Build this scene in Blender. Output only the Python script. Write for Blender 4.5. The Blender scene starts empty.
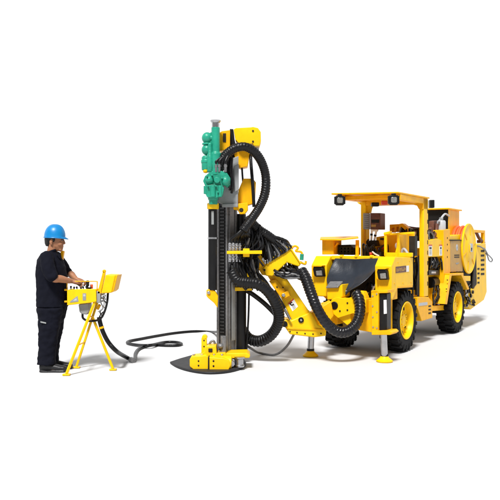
import bpy, bmesh, math, random
from mathutils import Vector, Matrix
random.seed(7)
sc = bpy.context.scene
col = sc.collection
PI = math.pi

# ---------------------------------------------------------------- camera model
F, H, HY = 700.0, 1.47, 245.0
ANG = math.radians(32.3)
S = (math.cos(ANG), -math.sin(ANG))          # across the rig
A = (math.sin(ANG), math.cos(ANG))           # towards the rig's rear
O = (1.693, 9.914)                           # ground point under the front axle

def ray(x, y): return ((x-250)/F, 1.0, -(y-HY)/F)
def W(x, y, Y):                              # world point at depth Y
    d = ray(x, y); return Vector((d[0]*Y, Y, H+d[2]*Y))
def WZ(x, y, z):
    d = ray(x, y); return W(x, y, (z-H)/d[2])
def L(p):                                    # world -> rig frame
    dx, dy = p[0]-O[0], p[1]-O[1]
    return Vector((dx*S[0]+dy*S[1], dx*A[0]+dy*A[1], p[2]))
def PY(x, y, Y): return L(W(x, y, Y))
def PZ(x, y, z): return L(WZ(x, y, z))
def PV(x, y, v):
    d = ray(x, y); return PY(x, y, (v+O[0]*A[0]+O[1]*A[1])/(d[0]*A[0]+A[1]))
def PU(x, y, u):
    d = ray(x, y); return PY(x, y, (u+O[0]*S[0]+O[1]*S[1])/(d[0]*S[0]+S[1]))
YDIR = Vector((S[1], A[1], 0))               # world +Y in the rig frame
XDIR = Vector((S[0], A[0], 0))
ZD = Vector((0, 0, 1))

# ---------------------------------------------------------------- materials
def mat(name, base, rough=.5, metal=0.0, var=.12, scale=6.0, spec=.5, bump=0.0, bscale=60.0, coat=0.0, base2=None, spot=.62, streak=None):
    m = bpy.data.materials.new(name); m.use_nodes = True
    nt = m.node_tree; b = nt.nodes['Principled BSDF']
    tc = nt.nodes.new('ShaderNodeTexCoord')
    n = nt.nodes.new('ShaderNodeTexNoise'); n.inputs['Scale'].default_value = scale
    n.inputs['Detail'].default_value = 6; n.inputs['Roughness'].default_value = .65
    nt.links.new(tc.outputs['Object'], n.inputs['Vector'])
    r = nt.nodes.new('ShaderNodeValToRGB')
    d = [c*(1-var) for c in base]; l = [min(1, c*(1+var*.6)) for c in base]
    r.color_ramp.elements[0].position = .3; r.color_ramp.elements[0].color = (*d, 1)
    r.color_ramp.elements[1].position = .7; r.color_ramp.elements[1].color = (*l, 1)
    nt.links.new(n.outputs['Fac'], r.inputs['Fac'])
    out = r.outputs['Color']
    if base2:                                 # worn or dirty patches
        n2 = nt.nodes.new('ShaderNodeTexNoise'); n2.inputs['Scale'].default_value = scale*2.2
        n2.inputs['Detail'].default_value = 9; n2.inputs['Roughness'].default_value = .75
        nt.links.new(tc.outputs['Object'], n2.inputs['Vector'])
        r2 = nt.nodes.new('ShaderNodeValToRGB')
        r2.color_ramp.elements[0].position = spot; r2.color_ramp.elements[0].color = (0, 0, 0, 1)
        r2.color_ramp.elements[1].position = spot+.1; r2.color_ramp.elements[1].color = (.85, .85, .85, 1)
        nt.links.new(n2.outputs['Fac'], r2.inputs['Fac'])
        mx = nt.nodes.new('ShaderNodeMix'); mx.data_type = 'RGBA'
        nt.links.new(r2.outputs['Color'], mx.inputs['Factor'])
        nt.links.new(out, mx.inputs['A']); mx.inputs['B'].default_value = (*base2, 1)
        out = mx.outputs['Result']
    if streak:
        mp = nt.nodes.new('ShaderNodeMapping'); mp.inputs['Scale'].default_value = (9, 9, 1.6); nt.links.new(tc.outputs['Object'], mp.inputs['Vector'])
        n3 = nt.nodes.new('ShaderNodeTexNoise'); n3.inputs['Scale'].default_value = 1.0; n3.inputs['Detail'].default_value = 7; n3.inputs['Roughness'].default_value = .7
        nt.links.new(mp.outputs['Vector'], n3.inputs['Vector'])
        r3 = nt.nodes.new('ShaderNodeValToRGB'); r3.color_ramp.elements[0].position = .52; r3.color_ramp.elements[0].color = (0, 0, 0, 1)
        r3.color_ramp.elements[1].position = .8; r3.color_ramp.elements[1].color = (.38, .38, .38, 1)
        nt.links.new(n3.outputs['Fac'], r3.inputs['Fac'])
        m3 = nt.nodes.new('ShaderNodeMix'); m3.data_type = 'RGBA'; nt.links.new(r3.outputs['Color'], m3.inputs['Factor'])
        nt.links.new(out, m3.inputs['A']); m3.inputs['B'].default_value = (*streak, 1); out = m3.outputs['Result']
    nt.links.new(out, b.inputs['Base Color'])
    rr = nt.nodes.new('ShaderNodeMapRange')
    rr.inputs['To Min'].default_value = max(.05, rough-.1); rr.inputs['To Max'].default_value = min(1, rough+.12)
    nt.links.new(n.outputs['Fac'], rr.inputs['Value']); nt.links.new(rr.outputs['Result'], b.inputs['Roughness'])
    b.inputs['Metallic'].default_value = metal
    b.inputs['Specular IOR Level'].default_value = spec
    b.inputs['Coat Weight'].default_value = coat; b.inputs['Coat Roughness'].default_value = .15
    if bump:
        bn = nt.nodes.new('ShaderNodeTexNoise'); bn.inputs['Scale'].default_value = bscale
        bn.inputs['Detail'].default_value = 5
        nt.links.new(tc.outputs['Object'], bn.inputs['Vector'])
        bp = nt.nodes.new('ShaderNodeBump'); bp.inputs['Strength'].default_value = bump; bp.inputs['Distance'].default_value = .01
        nt.links.new(bn.outputs['Fac'], bp.inputs['Height']); nt.links.new(bp.outputs['Normal'], b.inputs['Normal'])
    return m

M = {}
M['yellow'] = mat('shade_yellow_paint', (.86, .425, .002), .42, var=.13, spec=.16, bump=.10, bscale=22, base2=(.40, .17, .01), spot=.6, streak=(.36, .15, .012))  # deeper copy of the rig's yellow, orange shade put into the colour
M['lit_yellow'] = mat('lit_yellow_paint', (.88, .525, .003), .40, var=.10, spec=.18, bump=.09, bscale=22, base2=(.55, .26, .01), spot=.64, streak=(.58, .29, .012))  # lit copy of the same yellow, brightness put into the colour
M['tan'] = mat('semi_shade_tan', (.46, .26, .055), .55, var=.18, scale=9)  # locker's yellow with semi-shade put into the colour; also tan for small marks
M['green'] = mat('green_paint', (.012, .29, .185), .36, var=.2, spec=.4, bump=.35, bscale=40, base2=(.008, .09, .06), spot=.6, streak=(.01, .12, .08))
M['rubber'] = mat('black_rubber', (.006, .006, .007), .55, spec=.2, bump=.2, bscale=90)
M['tyre'] = mat('tyre_rubber', (.006, .006, .0065), .7, spec=.18, bump=.25, bscale=70, base2=(.016, .014, .012), spot=.6)
M['hose'] = mat('hose_wrap', (.005, .005, .006), .36, spec=.28, bump=.5, bscale=38)
M['gloss'] = mat('glossy_hose_wrap', (.006, .006, .008), .27, spec=.38, bump=.3, bscale=30)
M['black'] = mat('black_metal', (.006, .006, .0065), .42, spec=.25, var=.3, bump=.15, bscale=30)
M['dark'] = mat('dark_grimy_metal', (.022, .017, .012), .65, spec=.25, var=.4, scale=14)
M['steel'] = mat('bright_steel', (.45, .45, .46), .28, 1.0, var=.15, scale=12)
M['rail'] = mat('grey_steel_rail', (.20, .20, .205), .45, .4, var=.2, scale=14, base2=(.05, .05, .05), spot=.55)
M['tooth'] = mat('dark_steel_teeth', (.06, .06, .062), .45, .4, var=.3, scale=20)
M['grey'] = mat('grey_enamel', (.26, .27, .27), .5, var=.2, base2=(.1, .1, .1), spot=.62)
M['pale'] = mat('pale_grey_plastic', (.42, .44, .47), .45, var=.08)
M['vinyl'] = mat('black_vinyl_apron', (.011, .016, .026), .3, spec=.5, bump=.9, bscale=6, var=.2)
M['white'] = mat('white_label', (.75, .75, .75), .5, var=.04)
M['red'] = mat('red_paint', (.55, .05, .015), .45)
M['coral'] = mat('red_orange_hose', (.80, .13, .03), .5, var=.15)
M['lens'] = mat('lamp_lens', (.2, .2, .19), .12, var=.4, scale=30, spec=.8)
M['maroon'] = mat('maroon_plate', (.10, .025, .012), .5)
M['rust'] = mat('red_brown_box', (.13, .045, .025), .6, var=.4, scale=20, base2=(.25, .12, .05))
M['navy'] = mat('navy_cloth', (.0055, .006, .0115), .85, spec=.1, bump=.5, bscale=22, var=.2)
M['skin'] = mat('brown_skin', (.35, .155, .08), .5, var=.12, scale=12, spec=.35, bump=.06, bscale=120)
M['hair'] = mat('black_hair', (.008, .007, .006), .6, bump=.5, bscale=120)
M['helmet'] = mat('blue_helmet', (.0, .185, .47), .34, var=.12, spec=.45, scale=9, base2=(.05, .25, .5), spot=.64)
M['boot'] = mat('black_leather', (.012, .012, .014), .45, spec=.4, bump=.2, bscale=60)
M['mat'] = mat('black_rubber_mat', (.016, .016, .018), .6, spec=.35, bump=.3, bscale=35, base2=(.05, .05, .05), spot=.6)
M['ground'] = mat('white_floor', (.60, .608, .622), .8, var=.006, scale=1.2, spec=.2)

# ---------------------------------------------------------------- mesh builder
def catmull(pts, n=10):
    P = [Vector(p) for p in pts]; out = []
    for i in range(len(P)-1):
        a = P[i-1] if i else P[0]*2-P[1]
        b, c = P[i], P[i+1]
        d = P[i+2] if i+2 < len(P) else P[-1]*2-P[-2]
        for k in range(n):
            t = k/n
            out.append(.5*((2*b)+(c-a)*t+(2*a-5*b+4*c-d)*t*t+(3*b-a-3*c+d)*t**3))
    out.append(P[-1]); return out

class MB:
    def __init__(s): s.bm = bmesh.new(); s.mi = 0
    def face(s, vs, smooth=False):
        try:
            f = s.bm.faces.new(vs); f.material_index = s.mi; f.smooth = smooth; return f
        except ValueError: return None
    def prism(s, pts, ext):
        ext = Vector(ext); pts = [Vector(p) for p in pts]
        a = [s.bm.verts.new(p) for p in pts]; b = [s.bm.verts.new(p+ext) for p in pts]
        s.face(a[::-1]); s.face(b); n = len(a)
        for i in range(n): s.face([a[i], a[(i+1) % n], b[(i+1) % n], b[i]])
        return s
    def box(s, x0, x1, y0, y1, z0, z1):
        return s.prism([(x0, y0, z0), (x1, y0, z0), (x1, y1, z0), (x0, y1, z0)], (0, 0, z1-z0))
    def obox(s, c, ax, ay, az):              # oriented box, half-axis vectors
        c = Vector(c); ax, ay, az = Vector(ax), Vector(ay), Vector(az)
        return s.prism([c-ax-ay-az, c+ax-ay-az, c+ax+ay-az, c-ax+ay-az], az*2)
    def bar(s, p, q, w, t, up=ZD):           # straight bar of section w x t
        p, q = Vector(p), Vector(q); d = (q-p); x = d.cross(Vector(up))
        if x.length < 1e-5: x = d.cross(Vector((1, 0, 0)))
        x.normalize(); y = x.cross(d).normalized()
        return s.obox((p+q)/2, d/2, x*w/2, y*t/2)
    def tube(s, pts, r, n=14, cap=True, rf=None):     # pts dense, r number or list
        P = [Vector(p) for p in pts]; m = len(P)
        R = r if isinstance(r, (list, tuple)) else [r]*m
        t0 = (P[1]-P[0]).normalized()
        x = t0.cross(ZD)
        if x.length < 1e-3: x = t0.cross(Vector((1, 0, 0)))
        x.normalize(); rings = []
        for i in range(m):
            t = (P[min(i+1, m-1)]-P[max(i-1, 0)]).normalized()
            x = (x-t*x.dot(t)).normalized(); y = t.cross(x)
            rings.append([s.bm.verts.new(P[i]+(x*math.cos(2*PI*k/n)+y*math.sin(2*PI*k/n))*R[i]*(rf(i, k) if rf else 1)) for k in range(n)])
        for a, b in zip(rings, rings[1:]):
            for k in range(n): s.face([a[k], a[(k+1) % n], b[(k+1) % n], b[k]], True)
        if cap: s.face(rings[0][::-1]); s.face(rings[-1])
        return s
    def hose(s, pts, r, cor=None, n=14, per=10):
        P = catmull(pts, per)
        if cor:                              # spiral wrap: resample at even steps
            amp, wl = cor; step = wl/10; Q = [P[0]]; acc = 0
            for a, b in zip(P, P[1:]):
                d = (b-a).length
                while acc+d >= step:
                    k = (step-acc)/d; a = a+(b-a)*k; d = (b-a).length; Q.append(a.copy()); acc = 0
                acc += d
            hr = random.Random(len(Q)); ph = [0]; am = []
            for i in range(len(Q)):
                ph.append(ph[-1]+2*PI/10*(1+.16*math.sin(i*.03)+hr.uniform(-.05, .05)))
                am.append(amp*(1+.5*math.sin(i*.026+1)*math.sin(i*.010)))
            body = [1+.02*math.sin(i*.036)+.014*math.sin(i*.0126+2) for i in range(len(Q))]
            def rf(i, k):
                w = (math.sin(ph[i]+2*PI*k/n)+1)/2
                return body[i]+am[i]*(2*w**.6-1)
            return s.tube(Q, r, n, True, rf)
        return s.tube(P, r, n)
    def cyl(s, p, q, r, r2=None, n=24):
        return s.tube([p, q], [r, r if r2 is None else r2], n)
    def lathe(s, o, axis, prof, n=32, cap=True):   # prof: (radius, height along the axis)
        o = Vector(o); ax = Vector(axis).normalized()
        x = ax.cross(ZD)
        if x.length < 1e-3: x = ax.cross(Vector((1, 0, 0)))
        x.normalize(); y = ax.cross(x); rings = []
        for r, h in prof:
            rings.append([s.bm.verts.new(o+ax*h+(x*math.cos(2*PI*k/n)+y*math.sin(2*PI*k/n))*max(r, 1e-4)) for k in range(n)])
        for a, b in zip(rings, rings[1:]):
            for k in range(n): s.face([a[k], a[(k+1) % n], b[(k+1) % n], b[k]], True)
        if cap: s.face(rings[0][::-1]); s.face(rings[-1])
        return s
    def ell(s, c, r, n=20, m=12, rot=None):
        c = Vector(c); rot = rot or Matrix.Identity(3); rings = []
        for j in range(1, m):
            th = PI*j/m
            rings.append([s.bm.verts.new(c+rot @ Vector((r[0]*math.sin(th)*math.cos(2*PI*k/n), r[1]*math.sin(th)*math.sin(2*PI*k/n), r[2]*math.cos(th)))) for k in range(n)])
        t = s.bm.verts.new(c+rot @ Vector((0, 0, r[2]))); b = s.bm.verts.new(c-rot @ Vector((0, 0, r[2])))
        for k in range(n):
            s.face([t, rings[0][k], rings[0][(k+1) % n]], True); s.face([b, rings[-1][(k+1) % n], rings[-1][k]], True)
        for a, d in zip(rings, rings[1:]):
            for k in range(n): s.face([a[k], d[k], d[(k+1) % n], a[(k+1) % n]], True)
        return s
    def loft(s, secs, n=20):                 # secs: (centre, vec half-axis a, vec half-axis b[, squareness])
        rings = []
        for sec in secs:
            c, a, b = Vector(sec[0]), Vector(sec[1]), Vector(sec[2]); e = sec[3] if len(sec) > 3 else 1.0
            ring = []
            for k in range(n):
                co, si = math.cos(2*PI*k/n), math.sin(2*PI*k/n)
                co = math.copysign(abs(co)**e, co); si = math.copysign(abs(si)**e, si)
                ring.append(s.bm.verts.new(c+a*co+b*si))
            rings.append(ring)
        for p, q in zip(rings, rings[1:]):
            for k in range(n): s.face([p[k], p[(k+1) % n], q[(k+1) % n], q[k]], True)
        s.face(rings[0][::-1]); s.face(rings[-1]); return s
    def build(s, name, mats, parent=None, bevel=.006, inv=None, label=None, remesh=0, smooth=0, wrinkle=0, flat=False, soft=False):
        bmesh.ops.recalc_face_normals(s.bm, faces=s.bm.faces[:])
        me = bpy.data.meshes.new(name); s.bm.to_mesh(me); s.bm.free()
        if inv is not None: me.transform(Matrix.Translation(-Vector(inv)))
        for k in (mats if isinstance(mats, (list, tuple)) else [mats]): me.materials.append(M[k])
        o = bpy.data.objects.new(name, me); col.objects.link(o)
        if not flat and not remesh:
            me.shade_smooth()
            if not soft: me.set_sharp_from_angle(angle=math.radians(38))
        if parent is not None: o.parent = parent
        if remesh:
            r = o.modifiers.new('remesh', 'REMESH'); r.mode = 'VOXEL'; r.voxel_size = remesh; r.use_smooth_shade = True
            if smooth:
                q = o.modifiers.new('smooth', 'SMOOTH'); q.factor = .5; q.iterations = smooth
            if wrinkle:
                tx = bpy.data.textures.new('folds', 'CLOUDS'); tx.noise_scale = .11; tx.noise_depth = 2
                dm = o.modifiers.new('folds', 'DISPLACE'); dm.texture = tx; dm.strength = wrinkle; dm.mid_level = .5; dm.texture_coords = 'LOCAL'
                tx = bpy.data.textures.new('creases', 'CLOUDS'); tx.noise_scale = .05; tx.noise_depth = 0
                dm = o.modifiers.new('creases', 'DISPLACE'); dm.texture = tx; dm.strength = wrinkle*.3; dm.mid_level = .5; dm.texture_coords = 'LOCAL'
                q = o.modifiers.new('ease', 'SMOOTH'); q.factor = .5; q.iterations = 2
        elif bevel:
            b = o.modifiers.new('bevel', 'BEVEL'); b.width = bevel; b.segments = 2; b.limit_method = 'ANGLE'; b.angle_limit = math.radians(40)
        if label: o['label'] = label
        return o

def empty(name, loc, rz=0, label=None, cat=None):
    o = bpy.data.objects.new(name, None); col.objects.link(o); o.location = loc; o.rotation_euler = (0, 0, rz)
    o.empty_display_size = .2
    if label: o['label'] = label; o['category'] = cat
    return o

# ================================================================ SETTING
g = MB(); g.bm.verts.ensure_lookup_table()
g.face([g.bm.verts.new(p) for p in ((-300, -60, 0), (300, -60, 0), (300, 500, 0), (-300, 500, 0))])
ground = g.build('ground', 'ground', bevel=0, flat=True); ground['kind'] = 'structure'

# ================================================================ DRILL RIG
rig = empty('drill_rig', (O[0], O[1], 0), -ANG,
            'yellow four wheeled drilling rig with canopy and a green rock drill on its upright mast', 'drill rig')

def part(mb, name, mats, parent=rig, **k): return mb.build(name, mats, parent, **k)
def pxU(pts, u): return [PU(x, y, u) for x, y in pts]
def pxV(pts, v): return [PV(x, y, v) for x, y in pts]
def pxY(pts, Y): return [PY(x, y, Y) for x, y in pts]
def prU(mb, pts, u0, u1): return mb.prism(pxU(pts, u0), (u1-u0, 0, 0))
def prV(mb, pts, v0, v1): return mb.prism(pxV(pts, v0), (0, v1-v0, 0))
def prY(mb, pts, Y, t): return mb.prism(pxY(pts, Y), YDIR*t)
def rc(x0, y0, x1, y1): return [(x0, y0), (x1, y0), (x1, y1), (x0, y1)]

# ---- wheels ------------------------------------------------------------
def make_wheel():
    R, w = .433, .125
    t = MB()
    t.lathe((0, 0, 0), (1, 0, 0), [(.245, -w*.75), (.27, -w*.98), (.33, -w*1.05), (.385, -w), (.405, -w*.8), (.408, 0), (.405, w*.8), (.385, w), (.33, w*1.05), (.27, w*.98), (.245, w*.75)], 48, cap=False)
    N = 22
    for i in range(N):
        for sd in (-1, 1):
            th = 2*PI*(i+(.5 if sd > 0 else 0))/N
            def pt(a, r, x): return Vector((x*sd, r*math.cos(a), r*math.sin(a)))
            hw = .062
            base = [pt(th-hw, .395, -.008), pt(th+hw, .395, -.008), pt(th+hw+.05, .37, w*1.06), pt(th-hw+.05, .37, w*1.06)]
            top = [pt(th-hw*.85, R, -.008), pt(th+hw*.85, R, -.008), pt(th+hw*.85+.05, R-.008, w*1.02), pt(th-hw*.85+.05, R-.008, w*1.02)]
            a = [t.bm.verts.new(p) for p in base]; b = [t.bm.verts.new(p) for p in top]
            t.face(a[::-1]); t.face(b)
            for k in range(4): t.face([a[k], a[(k+1) % 4], b[(k+1) % 4], b[k]])
            base = [pt(th-hw*.8+.05, .335, w*.98), pt(th+hw*.8+.05, .335, w*.98), pt(th+hw+.05, .39, w*.98), pt(th-hw+.05, .39, w*.98)]
            t.prism(base, (sd*.016, 0, 0))
    r = MB()
    r.lathe((0, 0, 0), (1, 0, 0), [(.262, .122), (.258, .132), (.240, .128), (.228, .10), (.218, .045), (.205, .035), (.12, .045), (.105, .075), (.075, .082), (.03, .084), (.001, .084)], 48, cap=False)
    r.lathe((0, 0, 0), (1, 0, 0), [(.25, -.122), (.23, -.10), (.2, -.05), (.001, -.05)], 32, cap=False)
    r.mi = 1
    for i in range(8):
        th = 2*PI*i/8
        c = Vector((.040, .180*math.cos(th), .180*math.sin(th)))
        r.cyl(c-Vector((.02, 0, 0)), c+Vector((.006, 0, 0)), .026, n=14)
    r.mi = 0
    for i in range(8):
        th = 2*PI*(i+.5)/8
        c = Vector((.08, .09*math.cos(th), .09*math.sin(th)))
        r.cyl(c-Vector((.02, 0, 0)), c+Vector((.014, 0, 0)), .011, n=6)
    return t, r
first = None
for (u, v) in ((.425, 0), (.425, 2.467), (-.425, 0), (-.425, 2.467)):
    if first is None:
        t, r = make_wheel()
        wh = bpy.data.objects.new('wheel', None); col.objects.link(wh); wh.parent = rig; wh.empty_display_size = .2
        ty = t.build('tyre', 'tyre', wh, bevel=.004); ri = r.build('rim', ['lit_yellow', 'dark'], wh, bevel=.003)
        first = wh
    else:
        wh = first.copy(); col.objects.link(wh); wh.parent = rig
        for ch in (ty, ri):
            c = ch.copy(); col.objects.link(c); c.parent = wh
    wh.location = (u, v, .433); wh.rotation_euler = (random.random()*.6, 0, PI if u < 0 else 0)

# ---- chassis -----------------------------------------------------------
m = MB(); m.box(-.30, .30, -.35, 4.0, .40, .62); m.box(-.25, .25, -.1, .1, .32, .5); m.box(-.25, .25, 2.37, 2.57, .32, .5)
for v in (0, 2.467): m.cyl((-.34, v, .433), (.34, v, .433), .07)
part(m, 'chassis', 'dark')
# front frame, a box below the hood
m = MB()
prV(m, [(346, 300), (378, 300), (378, 333.5), (352, 329), (345, 322)], -.93, -.42)
m.box(-.34, -.10, -.85, -.42, .42, .70)
prU(m, [(378, 303), (392, 301.5), (392, 318), (379, 322)], .5, .3)
part(m, 'front_frame', 'yellow')
m = MB(); m.box(-.33, .33, -.50, -.40, .62, 1.26); part(m, 'front_bulkhead', 'dark')
# clutter seen under the apron's raised corner
m = MB()
for i, (x, y, x2, y2) in enumerate(((358, 296, 368, 283), (362, 298, 376, 285), (366, 298, 377, 280), (370, 299, 371, 282))):
    m.hose([PV(x, y, -.62), PV((x+x2)/2+2, (y+y2)/2, -.66), PV(x2, y2, -.60)], .014, n=8)
m.mi = 1; m.cyl(PV(372, 291, -.7), PV(374, 286, -.7), .016, n=10); m.cyl(PV(366, 296, -.7), PV(368, 292, -.7), .014, n=10)
part(m, 'hydraulic_fittings', ['hose', 'steel'], bevel=0)

# fenders
def fender(sg):
    m = MB()
    side = pxU([(391.5, 266), (395.2, 256.6), (413.2, 257.5), (413.2, 286), (398, 287), (393, 299.5), (391.5, 299.5)], .58)
    if sg < 0: side = [Vector((-p.x, p.y, p.z)) for p in side]
    m.prism(side, (-sg*.23, 0, 0))
    f = part(m, 'front_fender', 'lit_yellow', bevel=.012)
    return f
fr, fl = fender(1), fender(-1)
m = MB()                                     # arch lip, name plate
prU(m, [(397.5, 285.8), (412.8, 285), (412.8, 287.3), (397.5, 288.2)], .584, .30)
m.build('arch_lip', 'yellow', fr, bevel=.004)
pl = MB(); prU(pl, [(395.8, 266.8), (406.3, 265.6), (406.3, 272.0), (395.8, 273.2)], .583, .578)
pl.mi = 1
for i, (x, w_, a_, b_) in enumerate(((396.7, .5, 0, 1), (397.9, .4, .25, 1), (398.9, .5, 0, .8), (400.1, .9, .1, .45), (400.3, .4, .5, 1), (401.7, .5, 0, 1), (402.8, .7, .55, .95), (403.9, .5, 0, .9), (405.0, .6, .2, .7))):
    y0 = 268.3-(x-396)*.11; prU(pl, [(x, y0+3.6*a_), (x+w_, y0+3.6*a_-.06), (x+w_, y0+3.6*b_-.06), (x, y0+3.6*b_)], .585, .5825)
pl.mi = 2; prU(pl, [(406.5, 265.8), (409, 265.5), (409, 271.6), (406.5, 271.9)], .584, .578)
pl.build('name_plate', ['maroon', 'tan', 'white'], fr, bevel=0)

# headlights
def headlight(sg):
    x0, x1 = (376.3, 387.6) if sg > 0 else (312.3, 323.6); y0, y1 = (269, 280.3) if sg > 0 else (266.4, 277.2)
    m = MB()
    outer = [(x0, y0+2.6), (x0+1.5, y0), (x1-3, y0), (x1-1, y0+2), (x1, y1-.5), (x0+3, y1-.3), (x0+1, y1-3)]
    prV(m, outer, -.735, -.60)
    hl = part(m, 'headlight', 'black', bevel=.01)
    m = MB(); c = [(x0+3.4, y0+4.6), (x1-2.2, y0+4), (x1-1.4, y1-1.6), (x0+4, y1-1.5)]
    prV(m, c, -.742, -.70)
    m.build('lens', 'lens', hl, bevel=.006)
    m = MB(); prV(m, [(x0-1, y0-.8), (x1-1, y0-1), (x1-2.5, y0+.3), (x0+1, y0+.3)], -.75, -.6); prV(m, [(x0-1, y0-.8), (x0+1.2, y0-.2), (x0+.4, y0+3), (x0+1.6, y1-.6), (x0, y1-2)], -.75, -.6)
    m.build('guard', 'yellow', hl, bevel=.004)
headlight(1); headlight(-1)
# yellow fronts under the headlights
m = MB(); prV(m, [(377, 280), (391.5, 279), (391.5, 300), (378, 301)], -.62, -.40); part(m, 'front_panel', 'yellow')
m = MB(); prV(m, [(314.5, 277), (327.5, 277), (329, 292), (326, 299), (317, 291)], -.62, -.40); part(m, 'front_panel', 'yellow')

# hood with rim and the vinyl apron
m = MB(); m.box(-.345, .345, -.47, .75, 1.245, 1.285); part(m, 'hood', 'yellow')
m = MB(); m.bar((-.35, -.49, 1.295), (.35, -.49, 1.295), .05, .055)
for u in (-.2, .02, .24): m.box(u-.02, u+.02, -.53, -.46, 1.30, 1.335)
part(m, 'hood_rim', 'lit_yellow', bevel=.008)
lb = catmull([PV(335, 257.8, -.51), PV(331, 266, -.60), PV(328, 274, -.70), PV(327, 281, -.80), PV(331, 288, -.86), PV(340, 293.5, -.88)], 6)
rb = catmull([PV(379, 257.8, -.51), PV(377.5, 264, -.60), PV(374.5, 270, -.68), PV(367, 278, -.80), PV(358, 285.5, -.87), PV(347, 293, -.89)], 6)
m = MB(); rows = []
for j, (a, b) in enumerate(zip(lb, rb)):
    t = j/(len(lb)-1); row = []
    for i in range(25):
        s_ = i/24
        p = a.lerp(b, s_); bul = math.sin(PI*s_)*math.sin(PI*min(1, t*1.15))*.10
        fold = .022*math.sin(s_*5+t*6)*t + .012*math.sin(s_*17-t*4)*t
        row.append(m.bm.verts.new(p+Vector((0, bul*.7+fold, -bul*.35-.03*math.sin(PI*s_)*t))))
    rows.append(row)
for a, b in zip(rows, rows[1:]):
    for i in range(24): m.face([a[i], a[i+1], b[i+1], b[i]], True)
ap = part(m, 'vinyl_apron', 'vinyl', bevel=0)
so = ap.modifiers.new('thick', 'SOLIDIFY'); so.thickness = .012
sb = ap.modifiers.new('sub', 'SUBSURF'); sb.levels = 1; sb.render_levels = 2

# pedestal with grey pad
m = MB(); prV(m, [(326.5, 287.5), (338, 287.2), (342, 284), (342.5, 297), (338, 299), (327, 300)], -.96, -.72); part(m, 'pedestal', 'lit_yellow', bevel=.01)
m = MB()
q = [PV(326.0, 286.8, -1.0), PV(338, 286.4, -1.0), PV(343, 281, -.9), PV(330, 281.2, -.9)]
m.prism(q, (0, 0, -.022)); part(m, 'pedestal_pad', 'rail')
m = MB(); m.mi = 0; prV(m, rc(320, 288.5, 324, 290), -.64, -.62); prV(m, rc(325.4, 287, 326.8, 292.5), -.64, -.62); part(m, 'stencil_mark', 'black', bevel=0)

# boom support: boss and cross arm
m = MB()
prV(m, [(329.5, 304), (332, 299), (337, 297.5), (345, 299), (352, 297), (366, 299), (366, 313), (352, 313.5), (338, 318), (331, 312)], -1.02, -.82)
prV(m, [(331, 312), (338, 317), (350, 313), (351, 323), (347, 325)], -.97, -.75)
part(m, 'boom_support', 'lit_yellow', bevel=.012)
m = MB(); c = PV(334.4, 305.5, -1.02); m.cyl(c+Vector((0, .05, 0)), c-Vector((0, .012, 0)), .052); part(m, 'pivot_pin', 'black')
m = MB(); prV(m, [(352, 296.5), (354, 290.5), (363, 291.5), (365.5, 297), (363.5, 310), (361.5, 297.5), (359, 294), (355, 294)], -1.02, -.9); part(m, 'hose_guard', 'lit_yellow', bevel=.006)

# ---- stabiliser jacks ------------------------------------------------------
def jack(top, foot, name_side):
    d = Vector((0, 0, 1)); m = MB()
    m.cyl(foot+Vector((0, 0, .06)), top, .042, n=20)
    j = part(m, 'jack', 'steel', bevel=0)
    m = MB(); m.cyl(foot+Vector((0, 0, .055)), foot+Vector((0, 0, .105)), .05, n=20); m.build('collar', 'black', j, bevel=.003)
    m = MB(); m.lathe(foot, ZD, [(.10, .004), (.105, .018), (.085, .035), (.055, .06), (.05, .075), (.02, .078)], 28); m.build('foot', 'lit_yellow', j, bevel=0)
    return j
fR = PZ(384.5, 362.0, 0); tR = PV(383.3, 330, -1.05); jack(Vector((tR.x, tR.y, tR.z)), fR, 1)
fL = PZ(310.5, 356.5, 0); jack(Vector((fL.x+.01, fL.y+.02, .48)), fL, -1)
m = MB()
prV(m, [(371, 291), (378.2, 290), (378.2, 334.5), (371.5, 334)], -1.10, -.93)
prV(m, [(371, 290.5), (387.5, 289.8), (387.5, 293), (371, 293.5)], -1.10, -.86)
prV(m, [(371.5, 331), (390, 330.5), (392.5, 333), (390, 335), (371.5, 335)], -1.13, -.9)
part(m, 'jack_housing', 'yellow')
m = MB(); prV(m, rc(378.4, 293.2, 386.6, 331), -1.06, -.9); part(m, 'jack_cylinder', 'black', bevel=.015)
m = MB(); prV(m, [(383.6, 300), (386.3, 299.8), (386.6, 313.6), (383.8, 314)], -1.065, -1.055); part(m, 'warning_label', 'white', bevel=0)

# ---- boom ------------------------------------------------------------------
m = MB()
prY(m, [(267, 275), (285, 276), (311, 314), (301, 326), (291.5, 320), (281, 298)], 8.86, .2)
part(m, 'boom', 'lit_yellow', bevel=.014)
m = MB(); prY(m, [(283.5, 321.5), (287, 319), (291, 320.5), (311, 312), (318, 325), (326.3, 328.5), (326, 336), (314, 337.5), (290, 334.5), (285.5, 328)], 8.80, .34)
part(m, 'boom_foot', 'lit_yellow', bevel=.014)
m = MB(); prY(m, [(311, 313), (321, 307), (331, 301), (334, 316), (323, 330), (316, 327)], 8.95, .22); part(m, 'boom_link', 'yellow', bevel=.012)
m = MB(); prY(m, [(269, 281), (276, 279), (291, 297), (285, 299.5), (280.5, 297.5)], 8.80, .06); part(m, 'boom_cover', 'yellow', bevel=.008)
m = MB(); m.cyl(PY(273.5, 291, 8.74), PY(284, 308.5, 8.74), .030, n=16); m.mi = 1; m.cyl(PY(284, 308.5, 8.74), PY(290.5, 319.5, 8.74), .017, n=14); part(m, 'boom_cylinder', ['black', 'steel'], bevel=.002)
m = MB(); prY(m, [(281, 294), (288, 290.5), (290, 296), (284, 299)], 8.77, .05); part(m, 'boom_bracket', 'yellow', bevel=.008)
m = MB(); prY(m, [(285.3, 328), (291, 327.4), (325, 329), (325.8, 331), (291, 329.6)], 8.785, .02)
part(m, 'foot_rib', 'yellow', bevel=.006)
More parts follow.
